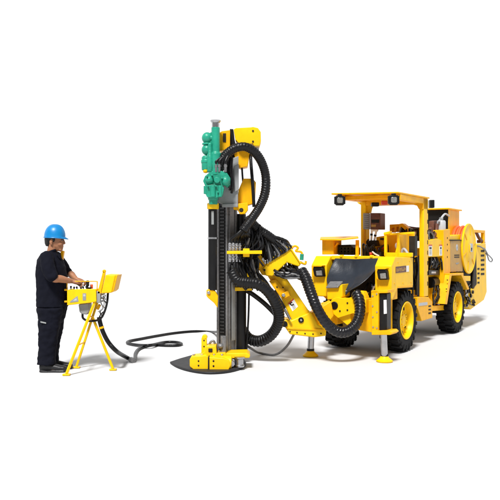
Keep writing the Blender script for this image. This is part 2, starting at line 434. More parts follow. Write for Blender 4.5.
m = MB(); c = PY(301, 320, 8.80); m.cyl(c+YDIR*.05, c-YDIR*.015, .035); m.mi = 1; m.cyl(c-YDIR*.01, c-YDIR*.024, .014); part(m, 'boom_pin', ['black', 'steel'], bevel=.002)
m = MB(); c = PY(284.5, 324, 8.8); m.cyl(c+YDIR*.05, c-YDIR*.02, .038); part(m, 'boom_pin', 'black', bevel=.002)
m = MB(); c = PY(283.5, 295, 8.77); m.cyl(c+YDIR*.03, c-YDIR*.015, .022); part(m, 'bolt', 'steel', bevel=.002)
lbp = [(288, 303.5), (293.5, 298.3), (298, 306.5), (292.5, 311.3)]
m = MB(); prY(m, lbp, 8.857, .01)
m.mi = 1; prY(m, [(288, 303.5), (293.5, 298.3), (294.1, 299.4), (288.6, 304.6)], 8.855, .01)
m.mi = 2; prY(m, [(289.4, 304), (291.6, 301.6), (294.2, 304.6), (291.8, 306)], 8.854, .01)
m.mi = 3; prY(m, [(291, 303.4), (292.8, 303), (293, 304), (291.6, 304.6)], 8.852, .01)
for k in range(3):
    y = 306.8+k*1.2; x = 292.1+k*.5; m.mi = 4; prY(m, [(x, y), (x+2.6, y-2.2), (x+2.8, y-1.8), (x+.2, y+.4)], 8.854, .01)
part(m, 'warning_label', ['white', 'red', 'black', 'white', 'grey'], bevel=0)

# ---- manifold at the boom head ------------------------------------------
m = MB()
prY(m, [(262.5, 268), (267.5, 264), (284.5, 246), (290.5, 248), (301, 264), (298.8, 266.8), (294, 265.2), (287, 262.4), (272.5, 276.4), (266, 276)], 8.72, .28)
part(m, 'hose_manifold', 'lit_yellow', bevel=.012)
m = MB(); prY(m, [(253.5, 258), (259, 252.2), (266.2, 263), (267.5, 268), (267, 275.5), (262, 275), (254.5, 262.5)], 8.735, .10); part(m, 'manifold_plate', 'yellow', bevel=.008)
m = MB(); prY(m, [(284.2, 245.2), (290.8, 247.2), (301.6, 263.6), (300.6, 264.6), (290.2, 249), (284.6, 247), (267.2, 265.2), (266.4, 263.8)], 8.70, .32); part(m, 'manifold_flange', 'lit_yellow', bevel=.006)
m = MB(); prY(m, [(263, 257.5), (266.5, 262.8), (265.3, 264.3), (261.7, 259.2)], 8.716, .01); m.mi = 1; prY(m, [(264, 260.3), (265, 261.8), (264.4, 262.6), (263.4, 261.1)], 8.714, .01)
part(m, 'warning_label', ['white', 'grey'], bevel=0)
m = MB(); c = PY(264.5, 270, 8.72); m.cyl(c+YDIR*.02, c-YDIR*.01, .014); part(m, 'bolt', 'dark', bevel=0)
m = MB()
m.hose([PY(291, 248, 8.85), PY(295, 246, 8.85), PY(298, 248, 8.85), PY(296, 251, 8.85), PY(301, 252, 8.85), PY(303, 256, 8.85)], .014, n=10)
m.hose([PY(300, 262, 8.85), PY(305, 264, 8.85), PY(306, 261, 8.85)], .014, n=10)
part(m, 'lifting_ring', 'yellow', bevel=0)
m = MB(); m.cyl(PY(302, 254, 8.84), PY(301.6, 260, 8.84), .024, n=12); part(m, 'valve_cap', 'green', bevel=.004)
m = MB(); c = PY(255.5, 241.5, 8.8); m.cyl(c, c+YDIR*.2, .07); prY(m, [(250, 238), (259, 237), (262, 243), (257, 248), (251, 247)], 8.78, .2); part(m, 'boom_head', 'rust')

# ---- hose bundles --------------------------------------------------------
def bundle(name, pts, r, cor=(.11, .045), mt='hose', **k):
    m = MB(); m.hose([PY(*p) for p in pts], r, cor, n=24); return part(m, name, mt, bevel=0, soft=True, **k)
bundle('hose_bundle', [(219, 170, 8.24), (223, 159, 8.22), (229, 152, 8.22), (237, 147.6, 8.22), (246, 147, 8.24), (255, 152.5, 8.28), (262, 163, 8.34), (265.8, 177, 8.4), (265, 193, 8.42), (259.5, 207, 8.42), (252, 218.5, 8.40), (246.5, 226, 8.36), (243, 231, 8.34)], .053, (.045, .028))
bundle('hose_bundle', [(248.5, 218, 8.5), (252, 223.5, 8.55), (259, 230, 8.6), (267, 235, 8.62), (274, 240, 8.66)], .058, (.045, .03))
bundle('hose_bundle', [(231, 270, 8.32), (237, 280, 8.32), (247, 282.5, 8.34), (259, 284.5, 8.36), (270, 294, 8.40), (277.5, 308, 8.48), (278.5, 322, 8.56), (271.5, 334.5, 8.66), (260, 341, 8.76), (249, 338.5, 8.82), (242, 329, 8.86)], .066, (.055, .036))
bundle('hose_bundle', [(301, 270, 8.72), (306, 279, 8.66), (311, 293, 8.6), (317, 308, 8.56), (326, 322.5, 8.56), (337, 331.3, 8.58), (348, 331, 8.62), (356.5, 323, 8.68), (360, 311, 8.76), (359, 300, 8.86), (356.5, 293.5, 8.95)], .066, (.055, .042), mt='gloss')
# fan of hydraulic hoses into the manifold's top
ends = [(267.5, 263), (270, 260), (272.5, 257.5), (275, 254.8), (278, 251.6), (281, 248.6), (284, 246), (288, 247), (291.5, 249)]
for i, (x, y) in enumerate(ends):
    sx, sy = 262+i*1.4, 231+i*.9
    Ya = 8.62+.03*(i % 3); Yb = 8.72+.08*(i % 3)
    m = MB()
    m.hose([PY(sx, sy, Ya), PY(sx+(x-sx)*.45+1.2+i*.35, sy+(y-sy)*.32-1.3, Ya+.02), PY(sx+(x-sx)*.85+.8, sy+(y-sy)*.74-1, Yb), PY(x+.2, y-1.2, Yb)], .017, n=10)
    m.mi = 1; a, b = PY(x-.2-.05*i, y-3.6, Yb-.008), PY(x+.2, y+.4, Yb-.008); m.cyl(a, b, .020, n=10); m.cyl(a.lerp(b, .35), a.lerp(b, .6), .027, n=6)
    part(m, 'manifold_hose', ['hose', 'steel'], bevel=0)
for i in range(12):
    rz = random.Random(40+i); x, y = 258+i*2.4, 258-abs(i-2)*.9
    m = MB(); Yb = 8.96+.03*(i % 3)
    m.hose([PY(257+i*1.3, 228.5+i*.9, 8.68), PY(259+i*1.6+rz.uniform(-1, 1), 238+i*.6, 8.82), PY(x+1, y-8, Yb-.03), PY(x, y+3, Yb)], .019, n=10)
    part(m, 'manifold_hose', 'hose', bevel=0)
for i in range(8):
    rz = random.Random(70+i); m = MB()
    m.hose([PY(273+i*3, 269-i*.6, 8.98), PY(280+i*2.2, 274+rz.uniform(-2, 2), 8.90), PY(292+i, 275+rz.uniform(-2, 3), 8.84), PY(302.5+.3*i, 277+.5*i, 8.74)], .02, n=10)
    part(m, 'hydraulic_hose', 'hose', bevel=0)
for i in range(5):
    rz = random.Random(90+i); m = MB()
    m.hose([PY(240+i*3, 268, 8.6+.02*i), PY(248+i*3, 276+rz.uniform(-2, 1), 8.62), PY(257+i*2.5, 280+i, 8.66), PY(266+i*2, 288+i*2.4, 8.7), PY(274+i*1.2, 303+i*3, 8.74), PY(278+i, 318+i*2, 8.8)], .022, n=10)
    part(m, 'hydraulic_hose', 'hose', bevel=0)
m = MB(); prY(m, rc(244, 238, 253, 268), 8.82, .05); part(m, 'dark_fill', 'black')  # black sheet added to darken the gap behind the couplings
# black hoses leaving the manifold's underside
for i, (x, y) in enumerate([(275, 271), (278, 269), (281, 267), (285, 264.5), (289, 264.5), (293, 266), (296, 267)]):
    m = MB(); Yb = 8.74+.05*(i % 3)
    m.hose([PY(x, y-1.5, Yb+.04), PY(x+2, y+4, Yb-.05), PY(x+(300-x)*.6, y+(274-y)*.55+2.5-.5*i, Yb-.06), PY(302+.3*i, 273+.4*i, 8.72), PY(304.5, 279, 8.68)], .02, n=10)
    part(m, 'hydraulic_hose', 'hose', bevel=0)
# thin loop behind, and the pale hose drooping to the ground
m = MB(); m.hose([PY(246, 290, 8.75), PY(255, 296, 8.78), PY(265, 304, 8.8), PY(274, 313, 8.8), PY(281, 322, 8.8)], .03, n=12); part(m, 'hydraulic_hose', 'hose', bevel=0)
m = MB(); m.hose([PY(246, 345, 9.0), PY(252, 349, 9.0), PZ(260, 353, .025), PZ(275, 354.6, .025), PY(286, 347, 9.15), PY(293, 336, 9.15), PY(298, 325, 9.15)], .016, n=10); part(m, 'hydraulic_hose', 'rail', bevel=0)

# ---- feed (mast) -----------------------------------------------------------
v0 = -2.25
a = PV(216.5, 300, v0).x; b = PV(227, 300, v0).x
z0, z1 = .16, PV(232, 150, v0+.1).z
m = MB()
m.box(a, a+.035, v0, v0+.23, z0, 2.35); m.box(b-.022, b, v0, v0+.23, z0, z1)
m.box(a+.035, b-.022, v0+.05, v0+.19, z0, 2.36)
m.box(b, b+.012, v0+.04, v0+.06, z0, 2.3); m.box(b, b+.012, v0+.17, v0+.19, z0, 2.3)
part(m, 'feed_beam', 'rail', bevel=.004)
m = MB()
m.box(a+.042, b-.03, v0+.015, v0+.048, z0+.05, 2.05)
m.mi = 1; z = z0+.07
while z < 2.03:
    m.box(a+.052, b-.045, v0+.002, v0+.018, z, z+.016); z += .042
part(m, 'feed_chain', ['black', 'tooth'], bevel=0)
# carriage plate behind the drill
m = MB(); prY(m, [(227, 160), (238.5, 156), (238, 204.5), (224, 204.5), (219, 203), (219, 194)], 8.40, .06); prY(m, [(222, 204), (238, 203.5), (238, 207), (222, 207)], 8.36, .1)
part(m, 'drill_carriage', 'grey')
m = MB(); prY(m, [(234, 166), (238.8, 164), (238.6, 190), (234.5, 192)], 8.37, .05); part(m, 'carriage_plate', 'grey')
# green rock drill
Yd = 8.22
m = MB()
P = lambda x, y, dy=0: PY(x, y, Yd+dy)
m.cyl(P(215.6, 127.5), P(215.6, 153), .050); m.lathe(P(215.6, 170), ZD, [(.062, -.06), (.062, .05), (.066, .06), (.066, .19), (.052, .205), (.05, .22)], 28)
m.ell(P(207.2, 138, .02), (.064, .064, .068)); m.ell(P(206.9, 149.8, .02), (.063, .063, .066)); prY(m, [(207.5, 134), (213, 131), (213, 172), (206, 172), (206, 158), (208, 154)], Yd-.01, .09)
m.lathe(P(210, 172, -.03), ZD, [(.03, 0), (.036, .01), (.036, .20), (.026, .22), (.024, .33), (.015, .34)], 18); m.lathe(P(219.5, 170, .0), ZD, [(.03, 0), (.03, .1), (.022, .12), (.022, .2)], 16)
m.cyl(P(206.9, 145, .02), P(206.9, 143, .02), .056); m.cyl(P(208, 137.8), P(213, 137.8), .03); m.cyl(P(208, 150), P(213, 150), .03)
m.lathe(P(206.2, 171, .02), ZD, [(.035, 0), (.054, .015), (.056, .09), (.062, .095), (.062, .125), (.054, .13), (.054, .16), (.035, .18)], 24)
prY(m, [(203, 181), (205, 176), (211, 171), (222, 171), (227, 173), (230.3, 178), (230, 184), (227, 187), (224, 184), (222, 187.5), (206, 188)], Yd-.055, .16)
prY(m, [(203.5, 186), (212, 184.5), (222, 185.5), (224, 188), (222.5, 195), (216, 198), (207, 197), (204.5, 192)], Yd-.085, .15)
m.ell(P(225.5, 181, -.06), (.05, .05, .055)); m.ell(P(210, 180, -.05), (.05, .06, .05)); m.cyl(P(217, 180, -.05), P(217, 180, -.11), .035)
m.cyl(P(206, 186, -.06), P(206, 194, -.06), .028); m.cyl(P(213, 186, -.09), P(213, 197, -.09), .03); m.cyl(P(220, 186, -.08), P(220, 197, -.08), .024)
for x, y in ((208, 186), (216, 186), (222, 178), (212, 175), (207, 176), (218, 192)): m.cyl(P(x, y, -.05), P(x, y, -.12), .012, n=6)
m.lathe(P(213.2, 204.5), ZD, [(.05, 0), (.052, .05), (.062, .06), (.066, .11), (.075, .12)], 24)
dr = part(m, 'rock_drill', 'green', bevel=.007)
m = MB(); m.lathe(P(215.6, 127.6), ZD, [(.046, 0), (.046, .055), (.06, .07), (.062, .085), (.04, .087), (.038, .06), (.001, .06)], 28); m.build('flushing_head', 'steel', dr, bevel=0)
m = MB()
for x, y in ((216, 163), (219.2, 163), (225.2, 163)):
    m.cyl(P(x, y+9, -.05), P(x, y, -.05), .016, n=12); m.cyl(P(x, y+4, -.05), P(x, y+2, -.05), .023, n=6)
m.build('hose_fitting', 'steel', dr, bevel=0)
m = MB()
for x, y, x2, y2 in ((216, 163, 222, 157), (219.2, 163, 226, 154), (225.2, 163, 229, 154)): m.hose([P(x, y+1, -.05), P(x+.5, y-2, -.05), P(x2, y2, -.02)], .02, n=10)
m.build('drill_hose', 'hose', dr, bevel=0)
m = MB(); m.ell(P(205.5, 171.3, -.02), (.03, .03, .022)); m.build('drain_plug', 'yellow', dr, bevel=0)
# black guide hose mess right of the drill
m = MB()
for i in range(4):
    x = 226+i*1.7
    m.hose([PY(x+1, 156+i*.5, 8.3), PY(x+.5, 168, 8.29+.02*(i % 2)), PY(x+1.5, 178+i*2, 8.31), PY(x+.5, 184+i*3, 8.37)], .015, n=8)
part(m, 'drill_hose', 'hose', bevel=0)

# feed cylinder (black tube in front-left of the beam) with collar and lug
m = MB(); m.cyl(PY(212.6, 290, 8.3), PY(212.6, 206, 8.3), .052); m.cyl(PY(212.6, 294, 8.3), PY(212.6, 290, 8.3), .03)
fc = part(m, 'feed_cylinder', 'black', bevel=.003)
m = MB(); c = PY(212.6, 238.2, 8.3); m.lathe(c, ZD, [(.053, -.012), (.059, -.010), (.059, .010), (.053, .012)], 28); m.build('ring', 'steel', fc, bevel=0)
m = MB(); prY(m, [(211.4, 211), (213.8, 211), (213.8, 224.5), (211.4, 224.5)], 8.3-.0545, .006); m.build('rating_plate', 'grey', fc, bevel=0)
m = MB(); c = PY(213, 209.2, 8.28); m.lathe(c, ZD, [(.064, 0), (.07, .008), (.07, .065), (.06, .072), (.05, .073)], 28); part(m, 'drill_collar', 'lit_yellow', bevel=0)
m = MB(); prY(m, [(206.4, 290), (211.5, 288.5), (215.5, 292), (218, 296), (217.5, 308), (214, 303), (208, 298), (206.4, 296)], 8.26, .09)
m.mi = 1; c = PY(208.7, 292.5, 8.26); m.cyl(c, c-YDIR*.02, .02)
part(m, 'cylinder_lug', ['yellow', 'steel'])

# top pulley housing
m = MB()
prY(m, [(233.5, 129.5), (236, 128), (251, 127.2), (253, 126.8), (258, 128), (260.8, 132), (261, 141), (259.5, 146), (254, 145.8), (252.5, 143), (252, 143.5), (240, 144.5), (235.5, 139.5)], 8.40, .26)
th = part(m, 'pulley_housing', 'lit_yellow', bevel=.014)
m = MB(); prY(m, [(229.8, 128.8), (233.3, 129), (234.5, 139), (236, 146), (229.8, 148)], 8.44, .16); m.build('dark_gap', 'black', th)  # black sheet standing in for the dark of an open gap
for x, y in ((253, 131), (253, 141.5)):
    m = MB(); c = PY(x, y, 8.40); m.cyl(c+YDIR*.01, c-YDIR*.007, .012, n=12); m.build('bolt', 'dark', th, bevel=0)
m = MB(); c = PY(256.5, 147.5, 8.55); m.cyl(c-XDIR*.03, c+XDIR*.03, .03); m.build('wire_pulley', 'steel', th, bevel=.004)
m = MB(); prY(m, [(219.6, 132.5), (222, 131), (230, 130), (230, 149), (219.6, 151)], 8.36, .22); cb = part(m, 'crown_block', 'yellow')
m = MB(); prY(m, rc(223, 133.3, 226, 142), 8.352, .02); m.build('slot', 'dark', cb, bevel=0)
# shaded panel and brackets under the housing
m = MB(); prY(m, [(233, 146), (251, 146), (247.5, 166.5), (240, 168), (236, 165)], 8.52, .2); part(m, 'pulley_bracket', 'yellow')
m = MB(); prY(m, [(238.5, 190), (243.5, 178.5), (253, 178.5), (256, 182.5), (255, 203), (249.5, 204.8), (245, 206), (236, 205), (238, 196)], 8.50, .18); part(m, 'feed_bracket', 'yellow')
m = MB(); prY(m, [(233, 204), (248, 202.5), (248, 210), (245, 214), (240, 214.2), (237.5, 210), (233.5, 209.5)], 8.42, .12); m.mi = 1; c = PY(241.3, 210, 8.42); m.cyl(c+YDIR*.01, c-YDIR*.006, .026)
part(m, 'bracket_lug', ['yellow', 'dark'])
m = MB(); m.hose([PY(250.5, 150, 8.56), PY(251, 163, 8.5), PY(252.5, 182, 8.46), PY(254, 207, 8.45)], .02, n=10); m.hose([PY(242, 168, 8.56), PY(242.5, 176, 8.56), PY(243, 182, 8.56)], .012, n=8)
part(m, 'hydraulic_hose', 'hose', bevel=0)

# black tube and hoses on the feed's right side
m = MB(); m.cyl(PY(240.5, 352, 8.74), PY(240.5, 262, 8.74), .072); m.cyl(PY(241, 262, 8.74), PY(241, 214, 8.74), .062); part(m, 'feed_tube', 'black')
m = MB()
m.hose([PY(249, 292, 8.7), PY(248.5, 315, 8.7), PY(246.5, 352, 8.7)], .012, n=8)
part(m, 'hydraulic_hose', 'hose', bevel=0)
m = MB(); m.box(b+.012, b+.02, v0+.08, v0+.15, .3, 1.4); part(m, 'wear_strip', 'grey', bevel=.002)
rnd = random.Random(3)
for i in range(9):
    m = MB(); x = 231+i*3.0; y0 = 222+rnd.uniform(-6, 8); Y = 8.36+.035*i
    m.hose([PY(246+rnd.uniform(-2, 1), 226+rnd.uniform(-1, 2), 8.36+.01*i), PY((243+x)/2+rnd.uniform(-.5, 1), 234+rnd.uniform(-1, 1), (Y+8.36)/2-.03), PY(x+.3, 239.5, Y-.01), PY(x, 243.5, Y)], .019, n=10)
    part(m, 'hydraulic_hose', 'hose', bevel=0)
    m = MB()
    m.hose([PY(x, 260, Y), PY(x+rnd.uniform(-2, 2), 268, Y-.03), PY(x+rnd.uniform(-1, 5), 276, Y-.04), PY(x+rnd.uniform(3, 9), 283, Y-.02), PY(x+12, 287+rnd.uniform(-2, 3), Y+.05)], .019, n=10)
    part(m, 'hydraulic_hose', 'hose', bevel=0)
for i in range(4):
    m = MB(); m.hose([PY(248+i*1.2, 222+i*1.5, 8.66), PY(252+i*1.5, 238, 8.72), PY(250+i*2.2, 262, 8.7), PY(252+i*2.5, 285, 8.66)], .02, n=10); part(m, 'hydraulic_hose', 'hose', bevel=0)
cpl = [(230+i*3.3, ya, yb, 8.34+.03*i, .0185) for i in range(4) for ya, yb in ((243, 250.5), (254, 262))]+[(251, 244, 250, 8.6, .026), (251, 254, 262, 8.6, .026)]
for x, ya, yb, Y, r_ in cpl:
    m = MB(); m.cyl(PY(x, ya, Y), PY(x, yb, Y), r_, n=6); m.cyl(PY(x, ya+2, Y), PY(x, ya+3.4, Y), r_*1.15, n=12); m.cyl(PY(x, yb-2.6, Y), PY(x, yb-1.6, Y), r_*1.12, n=12)
    part(m, 'hose_coupling', 'steel', bevel=.002)
m = MB(); prY(m, [(226.8, 251), (262, 250.5), (262, 254), (226.8, 254)], 8.31, .12); prY(m, rc(243, 248.5, 249.5, 257), 8.36, .15); prY(m, [(235, 287.5), (252, 287), (252, 290.5), (235, 291)], 8.45, .2)
m.mi = 0
prY(m, [(247, 268), (249.5, 268), (249.5, 280), (247, 280)], 8.5, .03)
part(m, 'hose_clamp_bar', 'lit_yellow', bevel=.004)

# ---- clamp and base at the feed's foot ------------------------------------
Yc = 8.12
m = MB()
prY(m, [(189.7, 366.5), (189.7, 359.5), (191.5, 356.5), (206, 355.2), (208.5, 357), (208.5, 371.3), (193, 369.5)], Yc+.02, .2)
m.mi = 1
for x, y in ((198.5, 361), (198.5, 365.5)): c = PY(x, y, Yc+.02); m.cyl(c+YDIR*.01, c-YDIR*.008, .011, n=12)
part(m, 'rod_clamp', ['lit_yellow', 'dark'], bevel=.012)
m = MB()
c0, c1 = PY(226.5, 362.8, Yc+.10), PY(211, 362.2, Yc+.10)
prY(m, [(208.8, 357.2), (223, 358), (229, 360), (230.5, 366), (228, 371.5), (208.8, 371.6)], Yc-.01, .22)
m.cyl(c1, c0+XDIR*.06, .085)
m.mi = 1
for x, y in ((213.5, 361), (213.5, 366)): c = PY(x, y, Yc-.01); m.cyl(c+YDIR*.01, c-YDIR*.008, .012, n=12)
part(m, 'rod_clamp', ['lit_yellow', 'dark'], bevel=.012)
m = MB()
prY(m, [(197, 357.5), (204.5, 352), (205, 346.5), (216, 346), (216.5, 353.5), (225, 353), (228, 358), (210, 360)], Yc+.12, .24)
m.mi = 1; prY(m, rc(208.3, 348.5, 212.5, 352.3), Yc+.11, .02); m.mi = 0
prY(m, [(201.3, 338), (206.6, 337.5), (207, 356), (201.3, 356)], Yc+.22, .08)
c = PY(204.5, 337.5, Yc+.22); m.cyl(c, c+YDIR*.08, .032)
m.mi = 1
for y in (340.5, 346.5): c = PY(204, y, Yc+.22); m.cyl(c+YDIR*.01, c-YDIR*.006, .010, n=10)
part(m, 'clamp_bracket', ['lit_yellow', 'dark'], bevel=.006)
m = MB(); prY(m, rc(207.9, 357.4, 209.3, 371.8), Yc-.02, .2)
part(m, 'clamp_gap', 'dark', bevel=.002)
m = MB()
for x in (194, 202, 214, 222): c = PY(x, 356.5, Yc+.1); m.cyl(c, c+ZD*.03, .016, n=6)
part(m, 'clamp_nut', 'steel', bevel=.002)
m = MB(); c = PY(213.5, 357, Yc+.28); m.lathe(c, ZD, [(.05, 0), (.055, .02), (.055, .10), (.045, .12), (.03, .125)], 20); part(m, 'rod_bushing', 'rail', bevel=0)
m = MB(); m.hose([PY(209.5, 350, 8.42), PY(210, 343, 8.42), PY(213.5, 341, 8.42), PY(215.5, 345, 8.42)], .014, n=8); m.cyl(PY(223.5, 352, 8.36), PY(223.5, 336, 8.36), .035); m.cyl(PY(219, 356, 8.36), PY(224, 345, 8.36), .02)
m.ell(PY(220.5, 346, 8.33), (.035, .035, .03))
part(m, 'foot_valve', ['rail'], bevel=.003)
m = MB(); prY(m, [(226, 353.5), (247, 353), (250.2, 355.5), (249.5, 358), (226, 358.6)], Yc+.16, .3); part(m, 'foot_arm', 'lit_yellow', bevel=.008)
m = MB(); c = PZ(239.6, 366.8, .035); m.lathe(c, ZD, [(.055, 0), (.055, .02), (.045, .03), (.045, .09), (.062, .1), (.062, .118), (.04, .12)], 24); part(m, 'foot_cylinder', 'steel', bevel=0)
m = MB(); c = PZ(233.5, 366.2, .035)
for k in range(5): m.obox(c+Vector((0, 0, .05)), XDIR*.018, YDIR*.02, ZD*(.03+.012*(k % 2))); c = c+XDIR*-.02+YDIR*.03
c = PY(231.5, 364, 8.2); m.cyl(c, c+YDIR*.05, .04, n=8)
part(m, 'foot_shackle', 'steel', bevel=.004)
m = MB(); p0 = L(WZ(214, 366, .03)); m.box(p0.x-.12, p0.x+.10, -2.36, -2.0, .032, .12); part(m, 'foot_base', 'dark')

# ---- left rear box with sheet top -----------------------------------------
m = MB(); m.box(-.56, -.30, -.30, .55, 1.24, 1.285); part(m, 'deck', 'yellow')
m = MB(); prV(m, [(322, 239.8), (333.5, 239.6), (333.5, 254.5), (322, 254.5)], 0.02, .30); lbx = part(m, 'side_locker', 'yellow')
m = MB(); q = [PV(320, 240.3, -.1), PV(341, 240.6, -.1), PV(358.5, 238.5, -.02), PV(358, 237.4, .25), PV(320.5, 238.2, .45)]; m.prism(q, (0, 0, .02)); part(m, 'locker_roof', 'yellow', bevel=.004)
m = MB(); prV(m, rc(355.4, 240, 358.2, 257), .05, .09); prV(m, [(333, 247.5), (337, 242.5), (338, 243.2), (334, 248.3)], .05, .09); part(m, 'locker_post', 'yellow', bevel=.004)
m = MB(); prV(m, [(338, 245), (350, 244.5), (353.5, 248), (353.5, 255), (338, 254.8)], .15, .4)
for x in (340, 343.5, 347, 350.5): m.cyl(PV(x, 246.5, .14), PV(x, 254.5, .14), .022, n=12)
for y in (247, 250, 253): m.cyl(PV(338.5, y, .125), PV(352.5, y, .125), .012, n=8)
part(m, 'engine_block', 'black', bevel=.006)

# ---- canopy ------------------------------------------------------------------
zt = 2.185
m = MB(); m.prism([(-.5, -.2, zt+.005), (.5, -.2, zt-.015), (.53, 1.04, zt-.02), (-.5, 1.0, zt)], (0, 0, .022)); canopy = part(m, 'canopy_roof', 'yellow', bevel=.004)
m = MB()
m.box(.40, .50, -.12, 1.02, zt-.10, zt-.017); m.box(-.46, -.36, -.12, .98, zt-.06, zt+.003)
m.box(-.36, .40, .72, .98, zt-.11, zt-.02); m.box(-.36, .40, -.06, .02, zt-.07, zt-.018); m.box(-.36, .40, .33, .39, zt-.06, zt-.018)
m.prism([(.50, .845, 2.17), (.43, .845, 2.17), (.30, .845, 2.08), (.40, .845, 2.055), (.43, .845, 2.0), (.50, .845, 2.0)][::-1], (0, .2, 0))
m.build('canopy_beam', 'yellow', canopy, bevel=.006)
# posts
m = MB(); m.box(.43, .50, .862, 1.065, .70, 2.165); pr = part(m, 'canopy_post', 'lit_yellow', bevel=.008)
m = MB()
z = .86
while z < 1.98: m.box(.492, .5015, 1.022, 1.052, z, z+.06); z += .155
m.build('post_slots', 'dark', pr, bevel=0)
m = MB(); prU(m, [(417.5, 297), (428.6, 297), (432.3, 301.5), (432.5, 318), (421.8, 321.2), (417.6, 308)], .515, .28)
st = part(m, 'step', 'yellow', bevel=.008)
m = MB(); prU(m, [(419, 303), (427.5, 302), (427.5, 305), (419, 306)], .519, .5); m.mi = 1
for y in (305.5, 309, 312.5): prU(m, [(428.6, y), (431, y-.3), (431, y+1.2), (428.6, y+1.5)], .518, .5)
m.build('tread_plate', ['pale', 'dark'], st, bevel=0)
xl, xr = PV(362, 230, .85).x, PV(369.5, 230, .85).x
m = MB(); m.box(xl, xl+.085, .80, .95, 1.28, 2.15)
prV(m, [(355.5, 200), (358, 203.5), (362, 205.5), (362.3, 213), (369.5, 213), (370.5, 208), (373.5, 203), (380, 200)], .84, .92)
part(m, 'canopy_post', 'lit_yellow', bevel=.008)

# work lamps under the canopy
def lamp(cx, cy, Y, w=.062):
    c = PY(cx, cy, Y); m = MB()
    prf = [(-.8, .9), (.8, .9), (1, .5), (1, -.7), (.7, -1), (-.7, -1), (-1, -.7), (-1, .5)]
    m.prism([c+XDIR*(w*x)+ZD*(w*1.05*y) for x, y in prf], YDIR*.07)
    m.obox(c+ZD*w*1.12+YDIR*.03, XDIR*.03, YDIR*.02, ZD*w*.2)
    for k in (-1, 1): m.obox(c+XDIR*w*1.05*k+YDIR*.03, XDIR*.006, YDIR*.03, ZD*w*.8)
    l = part(m, 'work_lamp', 'black', bevel=.006)
    m = MB(); q = c-YDIR*.004; m.prism([q+XDIR*(w*.6*x)+ZD*(w*.6*y) for x, y in prf], YDIR*.01); m.build('lens', 'lens', l, bevel=.004)
lamp(340, 200.2, 9.85, .068); lamp(394, 199.7, 9.38, .066)
m = MB(); c = PY(431.5, 204, 10.6); m.obox(c, XDIR*.035, YDIR*.05, ZD*.06); part(m, 'work_lamp', 'black', bevel=.008)
m = MB(); c = PY(384.3, 202.8, 10.0); m.obox(c, XDIR*.042, YDIR*.03, ZD*.03); part(m, 'beacon', 'red', bevel=.01)
m = MB(); c = PY(375, 204.5, 10.4); m.obox(c, XDIR*.055, YDIR*.05, ZD*.03); part(m, 'canopy_fan', 'black', bevel=.01)
# hung instrument boxes
m = MB(); prV(m, rc(363, 213.2, 369.2, 229.3), .76, .80); m.mi = 1
for y in (215, 217, 219, 221, 223, 225, 227): prV(m, rc(364, y, 368.4, y+.8), .755, .78)
part(m, 'gauge_panel', ['grey', 'rail'])
m = MB(); prV(m, rc(370, 213, 380.3, 229.5), .66, .86); ib = part(m, 'instrument_box', 'rust')
m = MB(); prV(m, rc(371.2, 214.4, 379, 217.2), .655, .67); m.mi = 1; prV(m, rc(371.2, 219.5, 379, 222.8), .655, .67); m.mi = 2; prV(m, rc(371.2, 224.5, 376, 227), .655, .67)
m.build('gauge', ['maroon', 'black', 'tan'], ib, bevel=.002)
# joystick and console
m = MB(); m.cyl(PV(371.2, 241, .5), PV(371.8, 230, .5), .016, n=12); m.cyl(PV(374.2, 241, .5), PV(376.3, 230.5, .5), .016, n=12); prV(m, [(370.5, 229.6), (377.5, 229.6), (377, 231.5), (370.6, 231.5)], .48, .52)
m.mi = 1
m.cyl(PV(371.4, 235.6, .5), PV(371.5, 233.6, .5), .02, n=12); m.cyl(PV(375, 236.4, .5), PV(375.4, 234.6, .5), .02, n=12)
prV(m, [(368, 243), (370, 240.3), (376, 240.3), (377.5, 246), (368, 246.5)], .45, .55); prV(m, [(366, 241.5), (367.8, 239), (368.4, 245), (366.5, 246)], .5, .56)
part(m, 'joystick', ['white', 'black'], bevel=0)
m = MB(); prV(m, [(362, 246), (386, 243.5), (386, 257), (362, 257)], .62, .86); prV(m, rc(361.8, 229, 364, 258), .75, .9); prV(m, [(376, 237), (386, 235.5), (386, 245), (376, 245)], .58, .7)
part(m, 'control_console', 'yellow')
m = MB(); prV(m, rc(377, 247.2, 385, 249), .55, .64); part(m, 'console_strip', 'red', bevel=.003)
m = MB(); prV(m, rc(380, 238, 384.5, 240), .56, .6); part(m, 'console_display', 'dark', bevel=.003)
m = MB(); m.mi = 1; prV(m, rc(368.5, 252, 381, 256.5), .4, .64); m.mi = 2; m.hose([PV(369, 256, .4), PV(372, 252, .38), PV(375, 254, .38), PV(379, 256, .4)], .014, n=8); m.mi = 0; m.ell(PV(370.5, 254, .37), (.03, .03, .03))
part(m, 'console_controls', ['red', 'dark', 'white'], bevel=.003)
# operator's guard: posts, rails, inner panels
m = MB()
for x0, x1, y0, y1 in ((384, 386.6, 234, 256), (397, 399.2, 232.5, 257)): prV(m, rc(x0, y0, x1, y1), .05, .09)
prV(m, [(383.5, 232.5), (390, 231), (390, 234), (383.5, 235)], .04, .12); prV(m, [(385, 252.5), (412, 252.8), (412, 257), (385, 256.8)], .05, .1)
prV(m, [(395, 252.5), (397.5, 244), (399, 244), (399, 253)], .05, .08); prV(m, [(385.5, 233.5), (414, 231.8), (414, 234), (385.5, 235.5)], .06, .1)
part(m, 'cab_frame', 'lit_yellow', bevel=.005)
m = MB(); prV(m, [(385, 234), (414, 232), (414, 256), (385, 256)], .55, .60); m.box(.36, .40, .1, .58, 1.28, 1.62); part(m, 'seat_back', 'yellow')
m = MB(); prV(m, rc(409, 236, 415, 256), .3, .4); m.mi = 1
m.hose([PV(401, 256, .2), PV(402, 251, .2), PV(404, 249, .2), PV(406.5, 252, .2), PV(408.5, 256, .2)], .02, n=10); m.ell(PV(397, 246, .3), (.03, .03, .05))
